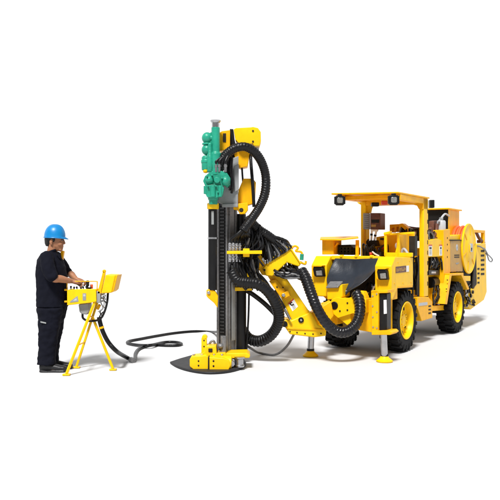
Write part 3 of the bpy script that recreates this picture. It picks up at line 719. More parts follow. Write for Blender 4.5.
part(m, 'seat_fittings', ['dark', 'pale'], bevel=.004)
m = MB()
prV(m, [(389.5, 224.5), (399, 224), (399, 227), (396.5, 227), (396.5, 232), (394.5, 232), (394.5, 227.5), (391.5, 228), (391.5, 232.5), (389.5, 232.5)], .9, 1.1); prV(m, [(398.8, 224), (402, 223.3), (410, 229.5), (410, 233), (407, 232), (401, 226.5), (398.8, 232)], .85, 1.0)
prV(m, [(386, 233.8), (412, 231.5), (412, 234.5), (386, 236.5)], .75, .95)
part(m, 'seat_frame', 'yellow', bevel=.006)
m = MB(); m.hose([PV(402, 227, 1.1), PV(408, 228.5, 1.1), PV(414, 229.5, 1.1), PV(420, 230, 1.1)], .04, n=12); m.mi = 1; prV(m, [(408, 229.5), (419, 228.5), (419, 241), (412, 241)], 1.15, 1.4)
part(m, 'exhaust_shroud', ['maroon', 'dark'], bevel=.004)

# ---- middle: engine gap behind the front fender ---------------------------
m = MB(); m.box(-.36, .30, .2, .80, .62, 1.24); m.box(.18, .36, .55, 1.5, .62, 1.30)
part(m, 'engine_bay', 'dark')
m = MB()
for i, (x, y) in enumerate(((413.5, 262), (415, 275), (414, 288), (416, 294))): m.cyl(PU(x, y, .33), PU(x, y+5, .33), .03, n=12)
m.mi = 1; m.hose([PU(413, 255, .36), PU(415.5, 264, .38), PU(413.5, 276, .37), PU(416, 290, .37)], .016, n=8); m.hose([PU(416, 256, .36), PU(414, 268, .40), PU(416.5, 282, .37), PU(415, 296, .37)], .016, n=8)
m.mi = 2; prU(m, rc(410, 290, 417, 296), .4, .3); prU(m, rc(414.5, 252, 417.5, 262), .4, .3)
part(m, 'engine_fittings', ['steel', 'hose', 'yellow'], bevel=.002)

# ---- rear body --------------------------------------------------------------
m = MB(); m.box(-.52, .34, 1.45, 4.25, .55, 1.42); m.box(-.52, .30, 2.95, 4.25, .50, .6); part(m, 'rear_body', 'yellow', bevel=.015)
m = MB(); prU(m, [(428.8, 240.5), (437, 238.5), (444, 241), (444, 256.4), (428.8, 257)], .48, .34); cab = part(m, 'valve_cabinet', 'lit_yellow')
for (x0, x1, y0, y1) in ((428.9, 432.2, 244.5, 256), (439.6, 442.2, 244.5, 255.5)):
    m = MB(); prU(m, rc(x0, y0, x1, y1), .484, .478); m.mi = 1; prU(m, rc(x0, y0, x1, y0+1.4), .486, .482); m.mi = 2
    prU(m, rc(x0+.6, y0+2.6, x1-.6, y0+4.6), .486, .482); m.mi = 3
    for k in range(3): prU(m, rc(x0+.6, y0+6+k*1.5, x1-.6, y0+6.6+k*1.5), .486, .482)
    m.build('warning_label', ['white', 'red', 'black', 'grey'], cab, bevel=0)
m = MB(); prU(m, [(443.6, 230), (450, 229), (450.2, 271), (446, 300), (443.6, 303)], .50, .33); m.mi = 1
for y in (238, 244.5, 250.5, 257): c = PU(447.3, y, .50); m.cyl(c-Vector((.01, 0, 0)), c+Vector((.006, 0, 0)), .016, n=12)
part(m, 'body_pillar', ['yellow', 'dark'])
m = MB(); c = PU(441.2, 233, .40); c2 = PU(441.2, 220.5, .40); m.lathe(c, ZD, [(.06, 0), (.072, .012), (.072, (c2-c).length-.02), (.06, (c2-c).length), (.03, (c2-c).length+.005)], 24)
tk = part(m, 'fluid_bottle', 'pale', bevel=0)
m = MB(); c = PU(441.2, 220, .40); m.cyl(c, c+ZD*.04, .032, n=16); m.build('cap', 'grey', tk, bevel=.004)
m = MB(); m.hose([PU(439, 221, .40), PU(441, 218.5, .34), PU(445, 214, .30), PU(449, 216, .3)], .017, n=10); m.mi = 1
m.hose([PU(430, 228, .36), PU(432, 237, .36), PU(436, 232, .36), PU(437, 224, .36)], .03, n=10)
prU(m, rc(432, 237, 445, 241.5), .40, .3)
prU(m, [(433.6, 221), (437, 220.5), (437, 238), (433.6, 238)], .33, .25)
part(m, 'breather_hose', ['pale', 'rust'], bevel=.004)
m = MB(); prU(m, rc(448.5, 209.5, 459.3, 238.5), .30, -.08); part(m, 'exhaust_box', 'yellow')
m = MB(); p = PU(448.5, 209.5, .30); q = PU(448.5, 240, .30); m.box(-.08, .295, p.y-.02, p.y, q.z, p.z-.004); prU(m, rc(449, 235, 457, 237.6), .305, .29)
part(m, 'exhaust_grille', 'black', bevel=.004)
m = MB(); p2 = PU(460.5, 208.5, .32); m.box(-.14, .34, p.y-.10, p2.y+.03, p.z, p.z+.025); part(m, 'exhaust_lid', 'yellow', bevel=.004)
# toolbox
m = MB(); prU(m, [(450.3, 240.6), (463.4, 240.2), (463.4, 271.5), (450.3, 272.2)], .50, .34); tb = part(m, 'tool_locker', 'tan', bevel=.01)
m = MB(); c = PU(456.9, 247.5, .50); m.cyl(c-Vector((.01, 0, 0)), c+Vector((.004, 0, 0)), .055, n=24); m.mi = 1; m.cyl(c, c+Vector((.006, 0, 0)), .022, n=6); m.mi = 2
for y in (254.6, 256.6): prU(m, [(454.4, y+.1), (459.4, y), (459.4, y+1), (454.4, y+1.1)], .503, .49)
m.mi = 1; prU(m, [(455.5, 263), (459, 262.4), (459, 263.3), (456.6, 264.6)], .503, .49)
m.build('locker_marking', ['pale', 'grey', 'dark'], tb, bevel=0)
m = MB(); prU(m, rc(449.9, 239.6, 463.8, 240.6), .51, .34); prU(m, rc(463, 240, 464.2, 272), .505, .34); m.mi = 0; m.build('locker_edge', 'dark', tb, bevel=0)
m = MB(); prU(m, [(444, 236.5), (466, 234), (466, 240), (444, 241.5)], .47, .30); part(m, 'body_rail', 'lit_yellow', bevel=.006)
# black motor and hydraulics under the cabinet
m = MB(); prU(m, rc(429, 270, 447, 275), .44, .3)
c = PU(438, 281.5, .36); m.cyl(c-Vector((0, .42, 0)), c+Vector((0, .25, 0)), .085); c = PU(441.5, 280.5, .42); m.cyl(c-Vector((.1, 0, 0)), c+Vector((.02, 0, 0)), .07)
m.hose([PU(432, 258, .42), PU(433, 264, .42), PU(437, 262, .42), PU(442, 268, .42)], .03, n=10); m.hose([PU(440, 258, .42), PU(442, 264, .42), PU(437, 270, .42)], .026, n=10)
m.mi = 1; c = PU(441.5, 280.5, .44); m.cyl(c, c+Vector((.012, 0, 0)), .03, n=16); prU(m, rc(431.5, 271.5, 436, 273.5), .443, .43)
for x, y in ((430.5, 262), (434, 267), (444, 262)): c = PU(x, y, .42); m.cyl(c-Vector((0, .05, 0)), c+Vector((0, .05, 0)), .022, n=10)
part(m, 'hydraulic_motor', ['black', 'steel'], bevel=.004)
m = MB(); prU(m, [(432.5, 287), (446.5, 286), (445.8, 309), (432.5, 310.5)], .38, .28); prU(m, [(432.5, 306), (446, 305), (446, 310), (432.5, 311)], .44, .3); m.mi = 1
rr = random.Random(5)
for i in range(11):
    c = PU(rr.uniform(434, 444), rr.uniform(289, 304), .39); m.cyl(c-Vector((.02, 0, 0)), c+Vector((rr.uniform(.02, .06), 0, 0)), rr.uniform(.014, .03), n=10)
m.mi = 2
for i in range(5):
    a_ = (rr.uniform(433, 445), 286); b_ = (rr.uniform(433, 445), 305); m.hose([PU(*a_, .43), PU((a_[0]+b_[0])/2+rr.uniform(-3, 3), 295, .47), PU(*b_, .43)], .014, n=8)
part(m, 'valve_block', ['yellow', 'steel', 'hose'], bevel=.003)
# rear arch
m = MB()
def strip(p, q, w): 
    d = Vector((q[0]-p[0], q[1]-p[1])).normalized(); n_ = Vector((-d.y, d.x))*w
    prU(m, [p, q, (q[0]+n_.x, q[1]+n_.y), (p[0]+n_.x, p[1]+n_.y)], .575, .33)
strip((445, 304), (449.6, 275), 2.2); strip((449.8, 273.6), (463.5, 272.8), 2.2); strip((463.2, 274.2), (469.5, 289), 2.0)
part(m, 'rear_arch', 'yellow', bevel=.005)
m = MB(); m.box(.20, .345, 1.95, 3.05, .5, 1.08); part(m, 'wheel_well', 'dark')
# reel
ct = PU(471.2, 248.6, .56); rad = .445
m = MB(); m.lathe((.50, ct.y, ct.z), (1, 0, 0), [(rad*.98, 0), (rad, .008), (rad, .03), (rad*.98, .036), (rad*.93, .034), (rad*.90, .026), (rad*.55, .028), (rad*.5, .042), (rad*.2, .05), (rad*.18, .06), (.001, .06)], 56)
m.mi = 1
prl = MB()
part(m, 'reel_disc', ['lit_yellow', 'dark'], bevel=0)
m = MB(); c = Vector((.535, ct.y+.06, ct.z+.02)); m.box(.53, .563, ct.y-.05, ct.y+.09, ct.z-.06, ct.z+.09); m.mi = 1; m.box(.535, .565, ct.y-.02, ct.y+.05, ct.z-.02, ct.z+.015); m.box(.535, .565, ct.y-.02, ct.y+.02, ct.z-.045, ct.z-.02)
part(m, 'reel_label', ['pale', 'dark', 'yellow'], bevel=0)
m = MB(); m.cyl((.06, ct.y, ct.z), (.50, ct.y, ct.z), .20); m.lathe((.06, ct.y, ct.z), (1, 0, 0), [(.43, 0), (.43, .02), (.1, .02)], 40); part(m, 'reel_drum', 'yellow')
m = MB()
for k in range(9):
    u = .105+k*.044; rr_ = .37+.02*(k % 2); pts = [Vector((u+.03*t/40, ct.y+rr_*math.cos(2*PI*t/40), ct.z+rr_*math.sin(2*PI*t/40))) for t in range(41)]; m.tube(pts, .024, 10)
part(m, 'wound_hose', 'coral', bevel=0)
# frame and slotted guard at the rear
m = MB(); q1, q2 = PU(478.5, 230.3, .46), PU(485.2, 230.4, .46)
m.box(.40, .46, q1.y-.7, q2.y, q2.z-.05, q2.z); m.box(.40, .46, q2.y-.1, q2.y, 1.2, q2.z-.05); m.box(-.5, .40, q2.y-.08, q2.y-.02, q2.z-.05, q2.z)
m.box(-.5, -.45, q2.y-.1, q2.y, 1.2, q2.z-.05)
part(m, 'rear_frame', 'yellow', bevel=.005)
m = MB(); m.hose([PU(476, 232, .40), PU(479, 238, .42), PU(482, 241, .42), PU(484, 242.5, .42)], .03, n=10); prU(m, rc(480.5, 240, 485, 243), .43, .36); part(m, 'hose_guide', 'maroon', bevel=.003)
m = MB(); prU(m, [(476.5, 244), (485.8, 243.3), (486.8, 292), (484, 300), (471, 309.5), (466, 304), (467.5, 291), (474.5, 288)], .52, .30)
gd = part(m, 'rear_guard', 'lit_yellow', bevel=.01)
m = MB()
for k in range(6):
    y = 250+k*4.6; prU(m, [(481, y), (484.4, y-.2), (484.4, y+1.9), (481, y+2.1)], .524, .5)
for k in range(4):
    y = 268+k*4.6; prU(m, [(477.6, y), (479.6, y-.2), (479.6, y+1.7), (477.6, y+1.9)], .524, .5)
m.build('guard_slots', 'dark', gd, bevel=0)
m = MB(); prU(m, [(474.4, 250), (476.2, 249), (476.8, 284), (473, 289)], .525, .50); m.build('guard_edge', 'dark', gd, bevel=0)
m = MB(); prU(m, rc(464, 276, 470.5, 281), .54, .35); part(m, 'reel_bracket', 'lit_yellow', bevel=.005)
m = MB(); prU(m, rc(463.5, 270, 475, 288), .48, .34); part(m, 'reel_recess', 'dark')
m = MB()
for x, y in ((467, 291), (470, 296), (468.5, 301), (472, 292)): c = PU(x, y, .52); m.cyl(c-Vector((.02, 0, 0)), c+Vector((.03, 0, 0)), .03, n=12)
m.mi = 1; prU(m, rc(466.5, 286, 468.5, 294), .525, .5); part(m, 'rear_fittings', ['dark', 'white'], bevel=.003)
m = MB()
m.hose([PU(483, 247, .50), PU(485.5, 250, .54), PU(487.5, 254, .56), PU(490, 256.5, .56), PU(492.3, 259.5, .55), PU(491.2, 261.8, .55), PU(488.8, 260, .55), PU(487.5, 256, .55), PU(485.5, 253, .54)], .011, n=8)
m.hose([PU(477, 246, .52), PU(481, 247, .56), PU(485, 250, .56), PU(487, 253, .56)], .013, n=8)
part(m, 'wire_loop', 'rail', bevel=0)

# tangle of fine hoses between the feed and the boom head; pale grey ones imitate sheen on black hoses
tg = random.Random(314)
for i in range(22):
    m = MB(); x0 = tg.uniform(246, 262); y0 = tg.uniform(224, 236); x1 = tg.uniform(232, 262); y1 = tg.uniform(264, 284)
    Y0, Y1 = tg.uniform(8.5, 8.66), tg.uniform(8.42, 8.64)
    m.hose([PY(x0, y0, Y0), PY(x0+tg.uniform(-5, 4), y0+13, Y0-.05), PY((x0+x1)/2+tg.uniform(-5, 5), 255+tg.uniform(-4, 4), (Y0+Y1)/2-.04), PY(x1+tg.uniform(-4, 4), y1-9, Y1-.03), PY(x1+3, y1, Y1)], tg.uniform(.009, .016), n=8)
    part(m, 'sheen_hose' if i % 6 == 0 else 'hydraulic_hose', 'rail' if i % 6 == 0 else ('gloss' if i % 2 else 'hose'), bevel=0)
for i in range(12):
    m = MB(); t = i/11; x0, y0 = 268+t*20, 240-0*t+tg.uniform(-3, 4)+t*5; x1, y1 = 268+t*22, 262-t*14
    m.hose([PY(263+t*9, 234+t*5, 8.64), PY((264+x1)/2+tg.uniform(0, 4), (235+y1)/2-3+tg.uniform(-1, 1), 8.68), PY(x1+tg.uniform(.4, 1.2), y1-2, 8.70), PY(x1, y1+1, 8.71)], tg.uniform(.010, .014), n=8)
    part(m, 'sheen_hose' if i % 4 == 1 else 'hydraulic_hose', 'rail' if i % 4 == 1 else 'gloss', bevel=0)
for i in range(10):
    m = MB(); m.hose([PY(276+tg.uniform(-3, 10), 272+tg.uniform(-3, 1), 8.72), PY(286+tg.uniform(-3, 3), 275+tg.uniform(-2, 3), 8.66), PY(296+tg.uniform(-2, 2), 274+tg.uniform(-3, 4), 8.66), PY(303.5+tg.uniform(-1, 1), 277+tg.uniform(-2, 2), 8.68)], tg.uniform(.010, .016), n=8)
    part(m, 'sheen_hose' if i % 5 == 1 else 'hydraulic_hose', 'rail' if i % 5 == 1 else 'gloss', bevel=0)
# pipework and brackets around the operator's place and on the rear deck
for i in range(12):
    m = MB(); x0 = tg.uniform(364, 383); x1 = x0+tg.uniform(-3, 8); v = tg.uniform(.3, .55)
    m.hose([PV(x0, 257, v), PV(x0+tg.uniform(-2, 2), 250+tg.uniform(-2, 2), v-.03), PV(x1, 246+tg.uniform(-2, 4), v), PV(x1+tg.uniform(-2, 3), 256, v+.05)], tg.uniform(.009, .015), n=8)
    part(m, 'console_cable', 'coral' if i == 5 else 'hose', bevel=0)
for i in range(8):
    m = MB(); x0 = 400+i*1.9; v = .75+tg.uniform(0, .25)
    m.hose([PV(x0, 235, v), PV(x0+tg.uniform(-1, 2), 230+tg.uniform(-2, 1), v), PV(x0+tg.uniform(2, 5), 231+tg.uniform(-2, 2), v+.1), PV(x0+5, 237, v+.1)], tg.uniform(.010, .018), n=8)
    part(m, 'deck_pipe', 'rail' if i % 3 == 0 else 'hose', bevel=0)
for i in range(8):
    m = MB(); x0 = tg.uniform(429, 443); u = tg.uniform(.36, .45)
    m.hose([PU(x0, 243, u), PU(x0+tg.uniform(-1, 1), 237+tg.uniform(-2, 2), u), PU(x0+tg.uniform(-3, 3), 230+tg.uniform(-3, 3), u-.05), PU(x0+tg.uniform(-3, 3), 236, u-.12)], tg.uniform(.010, .018), n=8)
    part(m, 'deck_pipe', 'hose' if i % 3 else 'rail', bevel=0)
for i in range(7):
    x, y = tg.uniform(465, 473), tg.uniform(289, 304); m = MB(); m.cyl(PU(x, y, .50), PU(x+tg.uniform(-2, 2), y+tg.uniform(2, 5), .55), tg.uniform(.012, .026), n=10)
    part(m, 'rear_fitting', 'steel' if i % 3 == 0 else 'dark', bevel=.002)
# raised rings and spokes pressed into the reel's face
for k in range(6):
    th = 2*PI*k/6+.3; d = Vector((0, math.cos(th), math.sin(th))); m = MB()
    m.bar(Vector((.531, ct.y, ct.z))+d*.20, Vector((.529, ct.y, ct.z))+d*.40, .035, .014, (1, 0, 0)); part(m, 'reel_spoke', 'yellow', bevel=.004)
# seams, bolts and small hardware
def bolts(pts, u, parent=rig, r=.011, mt='dark', nm='bolt'):
    for x, y in pts:
        m = MB(); c = PU(x, y, u); m.cyl(c-Vector((.01, 0, 0)), c+Vector((.007, 0, 0)), r, n=6); m.build(nm, mt, parent, bevel=0)
bolts([(394.5, 283.5), (403, 283), (411, 282.5), (398, 262.5), (409.5, 261)], .58, fr, .010, 'yellow')
bolts([(446.5, 289), (447.5, 280), (452, 272.2), (457, 271.8), (462, 272)], .577, rig, .010)
for x, y in ((372.8, 296), (372.8, 306), (373, 317), (373.2, 327), (376.8, 294), (377, 312), (377, 328)):
    m = MB(); c = PV(x, y, -1.10); m.cyl(c+Vector((0, .01, 0)), c-Vector((0, .008, 0)), .011, n=6); part(m, 'bolt', 'steel', bevel=0)
for x, y in ((340, 311), (347.5, 303), (347.5, 310), (357, 303), (357, 310)):
    m = MB(); c = PV(x, y, -1.02); m.cyl(c+Vector((0, .01, 0)), c-Vector((0, .008, 0)), .012, n=6); part(m, 'bolt', 'dark', bevel=0)
for x, y in ((290, 331.5), (297, 332.5), (305, 333.5), (313, 334), (321, 333.5), (277, 287), (283, 287.5)):
    m = MB(); c = PY(x, y, 8.80); m.cyl(c+YDIR*.01, c-YDIR*.007, .010, n=6); part(m, 'bolt', 'dark', bevel=0)
# hose runs along the rear body and under the cabinet
rh = random.Random(21)
for i in range(10):
    x = 429.5+i*1.6; m = MB(); u = .40+rh.uniform(0, .07)
    m.hose([PU(x, 256+rh.uniform(0, 3), u), PU(x+rh.uniform(-2, 2), 263, u+.03), PU(x+rh.uniform(-3, 3), 270+rh.uniform(-2, 3), u)], rh.uniform(.010, .018), n=8)
    part(m, 'engine_hose', 'hose', bevel=0)
for i in range(6):
    m = MB(); x = 411+i*1.1; u = .40+rh.uniform(-.04, .05)
    m.hose([PU(x, 252+rh.uniform(0, 8), u), PU(x+rh.uniform(-2, 2), 268, u+.02), PU(x+rh.uniform(-1.5, 1.5), 282, u), PU(x+rh.uniform(-1, 2), 295, u)], rh.uniform(.010, .016), n=8)
    part(m, 'engine_hose', 'hose', bevel=0)
for i in range(5):
    m = MB(); m.hose([PU(465+rh.uniform(0, 6), 284+i*3, .50), PU(469+rh.uniform(-2, 2), 288+i*3.5, .55), PU(473+rh.uniform(-3, 1), 294+i*3, .50)], .012, n=8)
    part(m, 'engine_hose', 'hose', bevel=0)
# ================================================================ RUBBER MAT
c0 = WZ(208, 364, 0)
mt = MB()
ol = [WZ(x, y, .004) for x, y in ((169.8, 363.6), (176, 367.5), (186, 371), (200, 373.6), (214, 374.2), (231, 372.4), (244.6, 367.8), (245, 362), (236, 357), (205, 354.5), (184, 359))]
mt.prism(catmull(ol+[ol[0]], 4)[:-1], (0, 0, .026))
mo = mt.build('rubber_mat', 'mat', None, bevel=.01, inv=(c0.x, c0.y, 0)); mo.location = (c0.x, c0.y, 0)
mo['label'] = 'flat black rubber mat on the floor under the yellow rod clamp'; mo['category'] = 'mat'

# ================================================================ CONTROL STAND
sx = W(90, 369, 8.25); SB = Vector((sx.x, 8.25, 0))
stand = empty('control_stand', SB, 0, 'yellow remote control panel with open lid on three thin legs in front of the worker', 'control panel')
def sp(mb, name, mats, parent=stand, **k): return mb.build(name, mats, parent, inv=SB, **k)
def wY(mb, pts, Y, t): return mb.prism([W(x, y, Y) for x, y in pts], (0, t, 0))
m = MB()
wY(m, [(67, 289.8), (82, 289), (95.8, 289), (96.5, 301.5), (92, 302.6), (67, 305.4)], 8.08, .02)         # front plate
wY(m, [(67, 289.8), (69, 289.8), (69, 305), (67, 305.2)], 8.105, .27)
wY(m, [(94, 289.5), (96, 289.5), (96.3, 301.5), (94, 302)], 8.105, .27)
wY(m, [(67, 290), (95.6, 289.4), (95.6, 301.8), (67, 305.2)], 8.38, .02)
m.prism([W(67.6, 302, 8.105), W(95, 300, 8.105), W(95, 300, 8.375), W(67.6, 302, 8.375)], (0, 0, -.015))
tray = sp(m, 'control_tray', 'lit_yellow')
m = MB(); m.prism([W(69.3, 291, 8.105), W(93.8, 290.4, 8.105), W(93.8, 290.4, 8.375), W(69.3, 291, 8.375)], (0, 0, -.01)); m.mi = 1
rl = random.Random(11)
for i in range(7):
    c = W(71+i*3.2, 290.6, 8.15+.16*(i % 2)); t_ = c+Vector((rl.uniform(-.012, .012), rl.uniform(-.01, .01), rl.uniform(.022, .04))); m.cyl(c, t_, .006, n=8); m.lathe(t_-ZD*.008, ZD, [(.006, 0), (.011, .006), (.012, .016), (.006, .024)], 12)
m.box(W(86, 290, 8.2).x, W(90, 290, 8.2).x, 8.2, 8.27, W(86, 290.5, 8.2).z, W(86, 287.6, 8.2).z)
m.mi = 2
for i in range(5): c = W(73+i*4.4, 290.6, 8.35); m.cyl(c, c+ZD*.012, .012, n=12)
sp(m, 'lever_panel', ['black', 'black', 'steel'], tray, bevel=0)
m = MB(); wY(m, [(70, 301.5), (77.5, 295.8), (78.5, 301.6), (70, 302.6)], 8.076, .01); wY(m, rc(82.6, 293.3, 86, 300.3), 8.076, .01); m.mi = 1; wY(m, rc(83.2, 294.2, 85.4, 296.5), 8.0745, .005); wY(m, [(72.5, 301), (76.4, 298), (76.8, 300.5)], 8.0745, .005)
sp(m, 'label_plate', ['grey', 'pale'], tray, bevel=0)
m = MB()
for y in (289.8, 301.6): c = W(66.2, y, 8.10); m.cyl(c-Vector((.02, 0, 0)), c+Vector((.012, 0, 0)), .012, n=10)
sp(m, 'latch', 'yellow', tray, bevel=.002)
m = MB()
hz = 281.4
m.hose([W(67, 289.5, 8.12), W(67.1, 285, 8.12), W(67.5, 282, 8.12), W(71, hz, 8.12), W(84, hz, 8.12), W(96, hz, 8.12), W(97.2, 283, 8.12), W(97, 289.5, 8.12)], .006, n=8)
sp(m, 'hand_rail', 'yellow', bevel=0)
m = MB(); c = W(87.6, 289.8, 8.14); m.cyl(c, c+ZD*.05, .009, n=10); m.mi = 0; m.lathe(c+ZD*.04, ZD, [(.01, 0), (.02, .01), (.017, .03), (.022, .055), (.012, .07)], 16); m.mi = 1; m.cyl(c+Vector((.035, .05, .01)), c+Vector((.035, .05, .06)), .016, n=12)
sp(m, 'joystick', ['black', 'coral'], bevel=0)
# right end with connectors
m = MB(); q = W(96.2, 296, 8.09); m.box(q.x, q.x+.045, 8.10, 8.37, W(96, 303, 8.1).z, W(96, 291, 8.1).z)
cp = sp(m, 'connector_plate', 'grey')
m = MB()
for i in range(3):
    for j in range(3):
        z = W(96, 293+i*3.6, 8.1).z; p = Vector((q.x+.044, 8.14+.09*j, z)); m.cyl(p, p+Vector((.022, 0, 0)), .016, n=10)
sp(m, 'connector', 'steel', cp, bevel=0)
# lid
m = MB(); wY(m, [(100.8, 293.6), (105.6, 274.7), (115.4, 275.2), (111.8, 292.8)], 8.10, .3)
lid = sp(m, 'lid', 'lit_yellow', bevel=.012)
m = MB(); m.prism([W(111.9, 292.4, 8.105), W(115.6, 275.4, 8.105), W(117.5, 275.0, 8.105), W(114, 290.5, 8.105)], (0, .29, 0)); sp(m, 'lid_back', 'yellow', lid)
m = MB(); wY(m, [(97, 293.8), (103, 270.8), (105.3, 272.2), (105, 275.4), (100.6, 293.8)], 8.10, .03); wY(m, [(97, 293.8), (103, 271.4), (105.3, 272.2), (105, 275.4), (100.6, 293.8)], 8.37, .03); c = W(104, 271.3, 8.1); m.cyl(c, c+Vector((0, .03, 0)), .02)
sp(m, 'lid_flange', 'yellow', lid, bevel=.005)
m = MB(); wY(m, [(93, 290.5), (97, 288.5), (101.5, 293.2), (101, 300), (96, 300)], 8.14, .04); wY(m, [(93, 290.5), (97, 288.5), (101.5, 293.2), (101, 300), (96, 300)], 8.32, .04); sp(m, 'hinge_bracket', 'yellow', bevel=.004)
# junction box
m = MB(); wY(m, [(78.3, 304.2), (89.2, 303), (89.4, 311.5), (87, 314.8), (82, 314.2), (79.3, 312.2)], 8.15, .14); sp(m, 'junction_box', 'grey', bevel=.012)
m = MB(); m.hose([W(82.5, 313.5, 8.2), W(83, 318, 8.2), W(87, 320.5, 8.2), W(93, 321, 8.18), W(100, 319, 8.15), W(104, 313, 8.15), W(107, 303, 8.18), W(108, 293, 8.22)], .013, n=10)
m.hose([W(102, 299, 8.2), W(106, 303, 8.2), W(105, 310, 8.2), W(101, 314, 8.2), W(99, 318, 8.2)], .007, n=8); m.hose([W(101, 303, 8.3), W(103, 308, 8.3), W(100, 312, 8.3), W(103, 317, 8.25)], .007, n=8)
m.mi = 1
m.hose([W(100, 297, 8.15), W(104, 301, 8.15), W(103, 308, 8.15), W(98, 312, 8.15)], .006, n=8); m.hose([W(100, 300, 8.28), W(102, 305, 8.28), W(105, 309, 8.28), W(102, 316, 8.28)], .006, n=8)
sp(m, 'panel_cable', ['hose', 'steel'], bevel=0)
# legs
legs = [((95.5, 300, 8.12), (66.5, 373.8)), ((97.5, 302, 8.33), (76.5, 366.5)), ((92.5, 317, 8.2), (113, 368.7))]
for i, (tp, (fx, fy)) in enumerate(legs):
    m = MB(); f = WZ(fx, fy, .02); t = W(*tp); m.bar(t, f, .026, .026) if i < 2 else m.cyl(t, f, .016, n=14)
    lg = sp(m, 'leg', 'lit_yellow', bevel=.003)
    m = MB(); m.obox(Vector((f.x, f.y, .012)), Vector((.04, 0, 0)), Vector((0, .03, 0)), Vector((0, 0, .008))); sp(m, 'foot_plate', 'lit_yellow', lg, bevel=.003)
m = MB(); la = [W(*legs[0][0]), WZ(66.5, 373.8, .02)]; lb2 = [W(*legs[1][0]), WZ(76.5, 366.5, .02)]
for t in (.62, .28): m.bar(la[0].lerp(la[1], t), lb2[0].lerp(lb2[1], t), .02, .012); sp(m, 'cross_brace', 'yellow', bevel=.003); m = MB()
m.bar(W(92.5, 317, 8.2), la[0].lerp(la[1], .22), .025, .012); m.bar(W(92.5, 317, 8.2), lb2[0].lerp(lb2[1], .24), .025, .012)
c = W(97.5, 309, 8.2); m.cyl(c, c+Vector((.03, -.02, .05)), .018, n=10)
sp(m, 'leg_bracket', 'yellow', bevel=.003)

# ================================================================ CONTROL HOSE
HB = WZ(133, 358, 0)
m = MB()
pts = [W(99, 317, 8.2), W(100.5, 324, 8.2), W(103.5, 333, 8.2), W(109, 343, 8.2), W(117, 351.5, 8.25), WZ(126, 357, .06), WZ(133, 360.3, .03), WZ(135, 358, .026), WZ(135.5, 353, .024), WZ(140, 348.3, .022), WZ(152, 345, .022),
       WZ(166, 345.4, .022), WZ(177, 345.3, .022), WZ(181.5, 343.8, .022), WZ(176, 342.2, .022), WZ(164, 342.3, .022), WZ(150, 345.2, .05), WZ(138, 345, .03), WZ(128, 343.3, .022), WZ(129, 341.2, .022), WZ(140, 339, .022), WZ(156, 336, .022), WZ(175, 333, .022), WZ(195, 331.3, .022), WZ(213, 332, .022), W(224, 331, 9.2)]
m.hose(pts, .021, None, 12, 12)
P_ = catmull(pts, 12)
m.tube(P_[:74], [.026]*60+[.026-.0004*k for k in range(14)], 14)
m.mi = 1; q = P_[17]; m.lathe(q, (P_[18]-P_[16]), [(.029, -.012), (.029, .012)], 18)
m.mi = 2; m.lathe(P_[70], (P_[71]-P_[69]), [(.033, -.03), (.033, .03)], 18)
ho = m.build('control_hose', ['hose', 'yellow', 'rail'], None, bevel=0, inv=(HB.x, HB.y, 0)); ho.location = (HB.x, HB.y, 0)
ho['label'] = 'long black hose looping on the floor from the control panel to the drill'; ho['category'] = 'hose'

# ================================================================ PERSON
D0 = 8.2
pb = W(53, 369, D0); PB = Vector((pb.x, D0, 0))
person = empty('person', PB, 0, 'worker in navy work clothes and blue hard hat, both hands on the yellow control panel', 'person')
def pp(mb, name, mats, parent=person, **k): return mb.build(name, mats, parent, inv=PB, **k)
u_ = D0/F                                     # metres per photo pixel here
def Q(x, y, d=0): return W(x, y, D0+d)
X_, Y_, Z_ = Vector((1, 0, 0)), Vector((0, 1, 0)), Vector((0, 0, 1))
def sec(x, y, hx, wy, d=0, e=1.0, tilt=0): return (Q(x, y, d), (X_+Z_*tilt)*hx*u_, Y_*wy, e)
def limb(mb, pts, n=16):                      # pts: (Vector, radius) smooth tapered limb
    C = catmull([p for p, _ in pts], 6); R = []
    for i in range(len(pts)-1):
        for k in range(6): t = k/6; t = t*t*(3-2*t); R.append(pts[i][1]*(1-t)+pts[i+1][1]*t)
    R.append(pts[-1][1]); mb.tube(C, R, n); mb.ell(C[0], (R[0],)*3); mb.ell(C[-1], (R[-1],)*3)

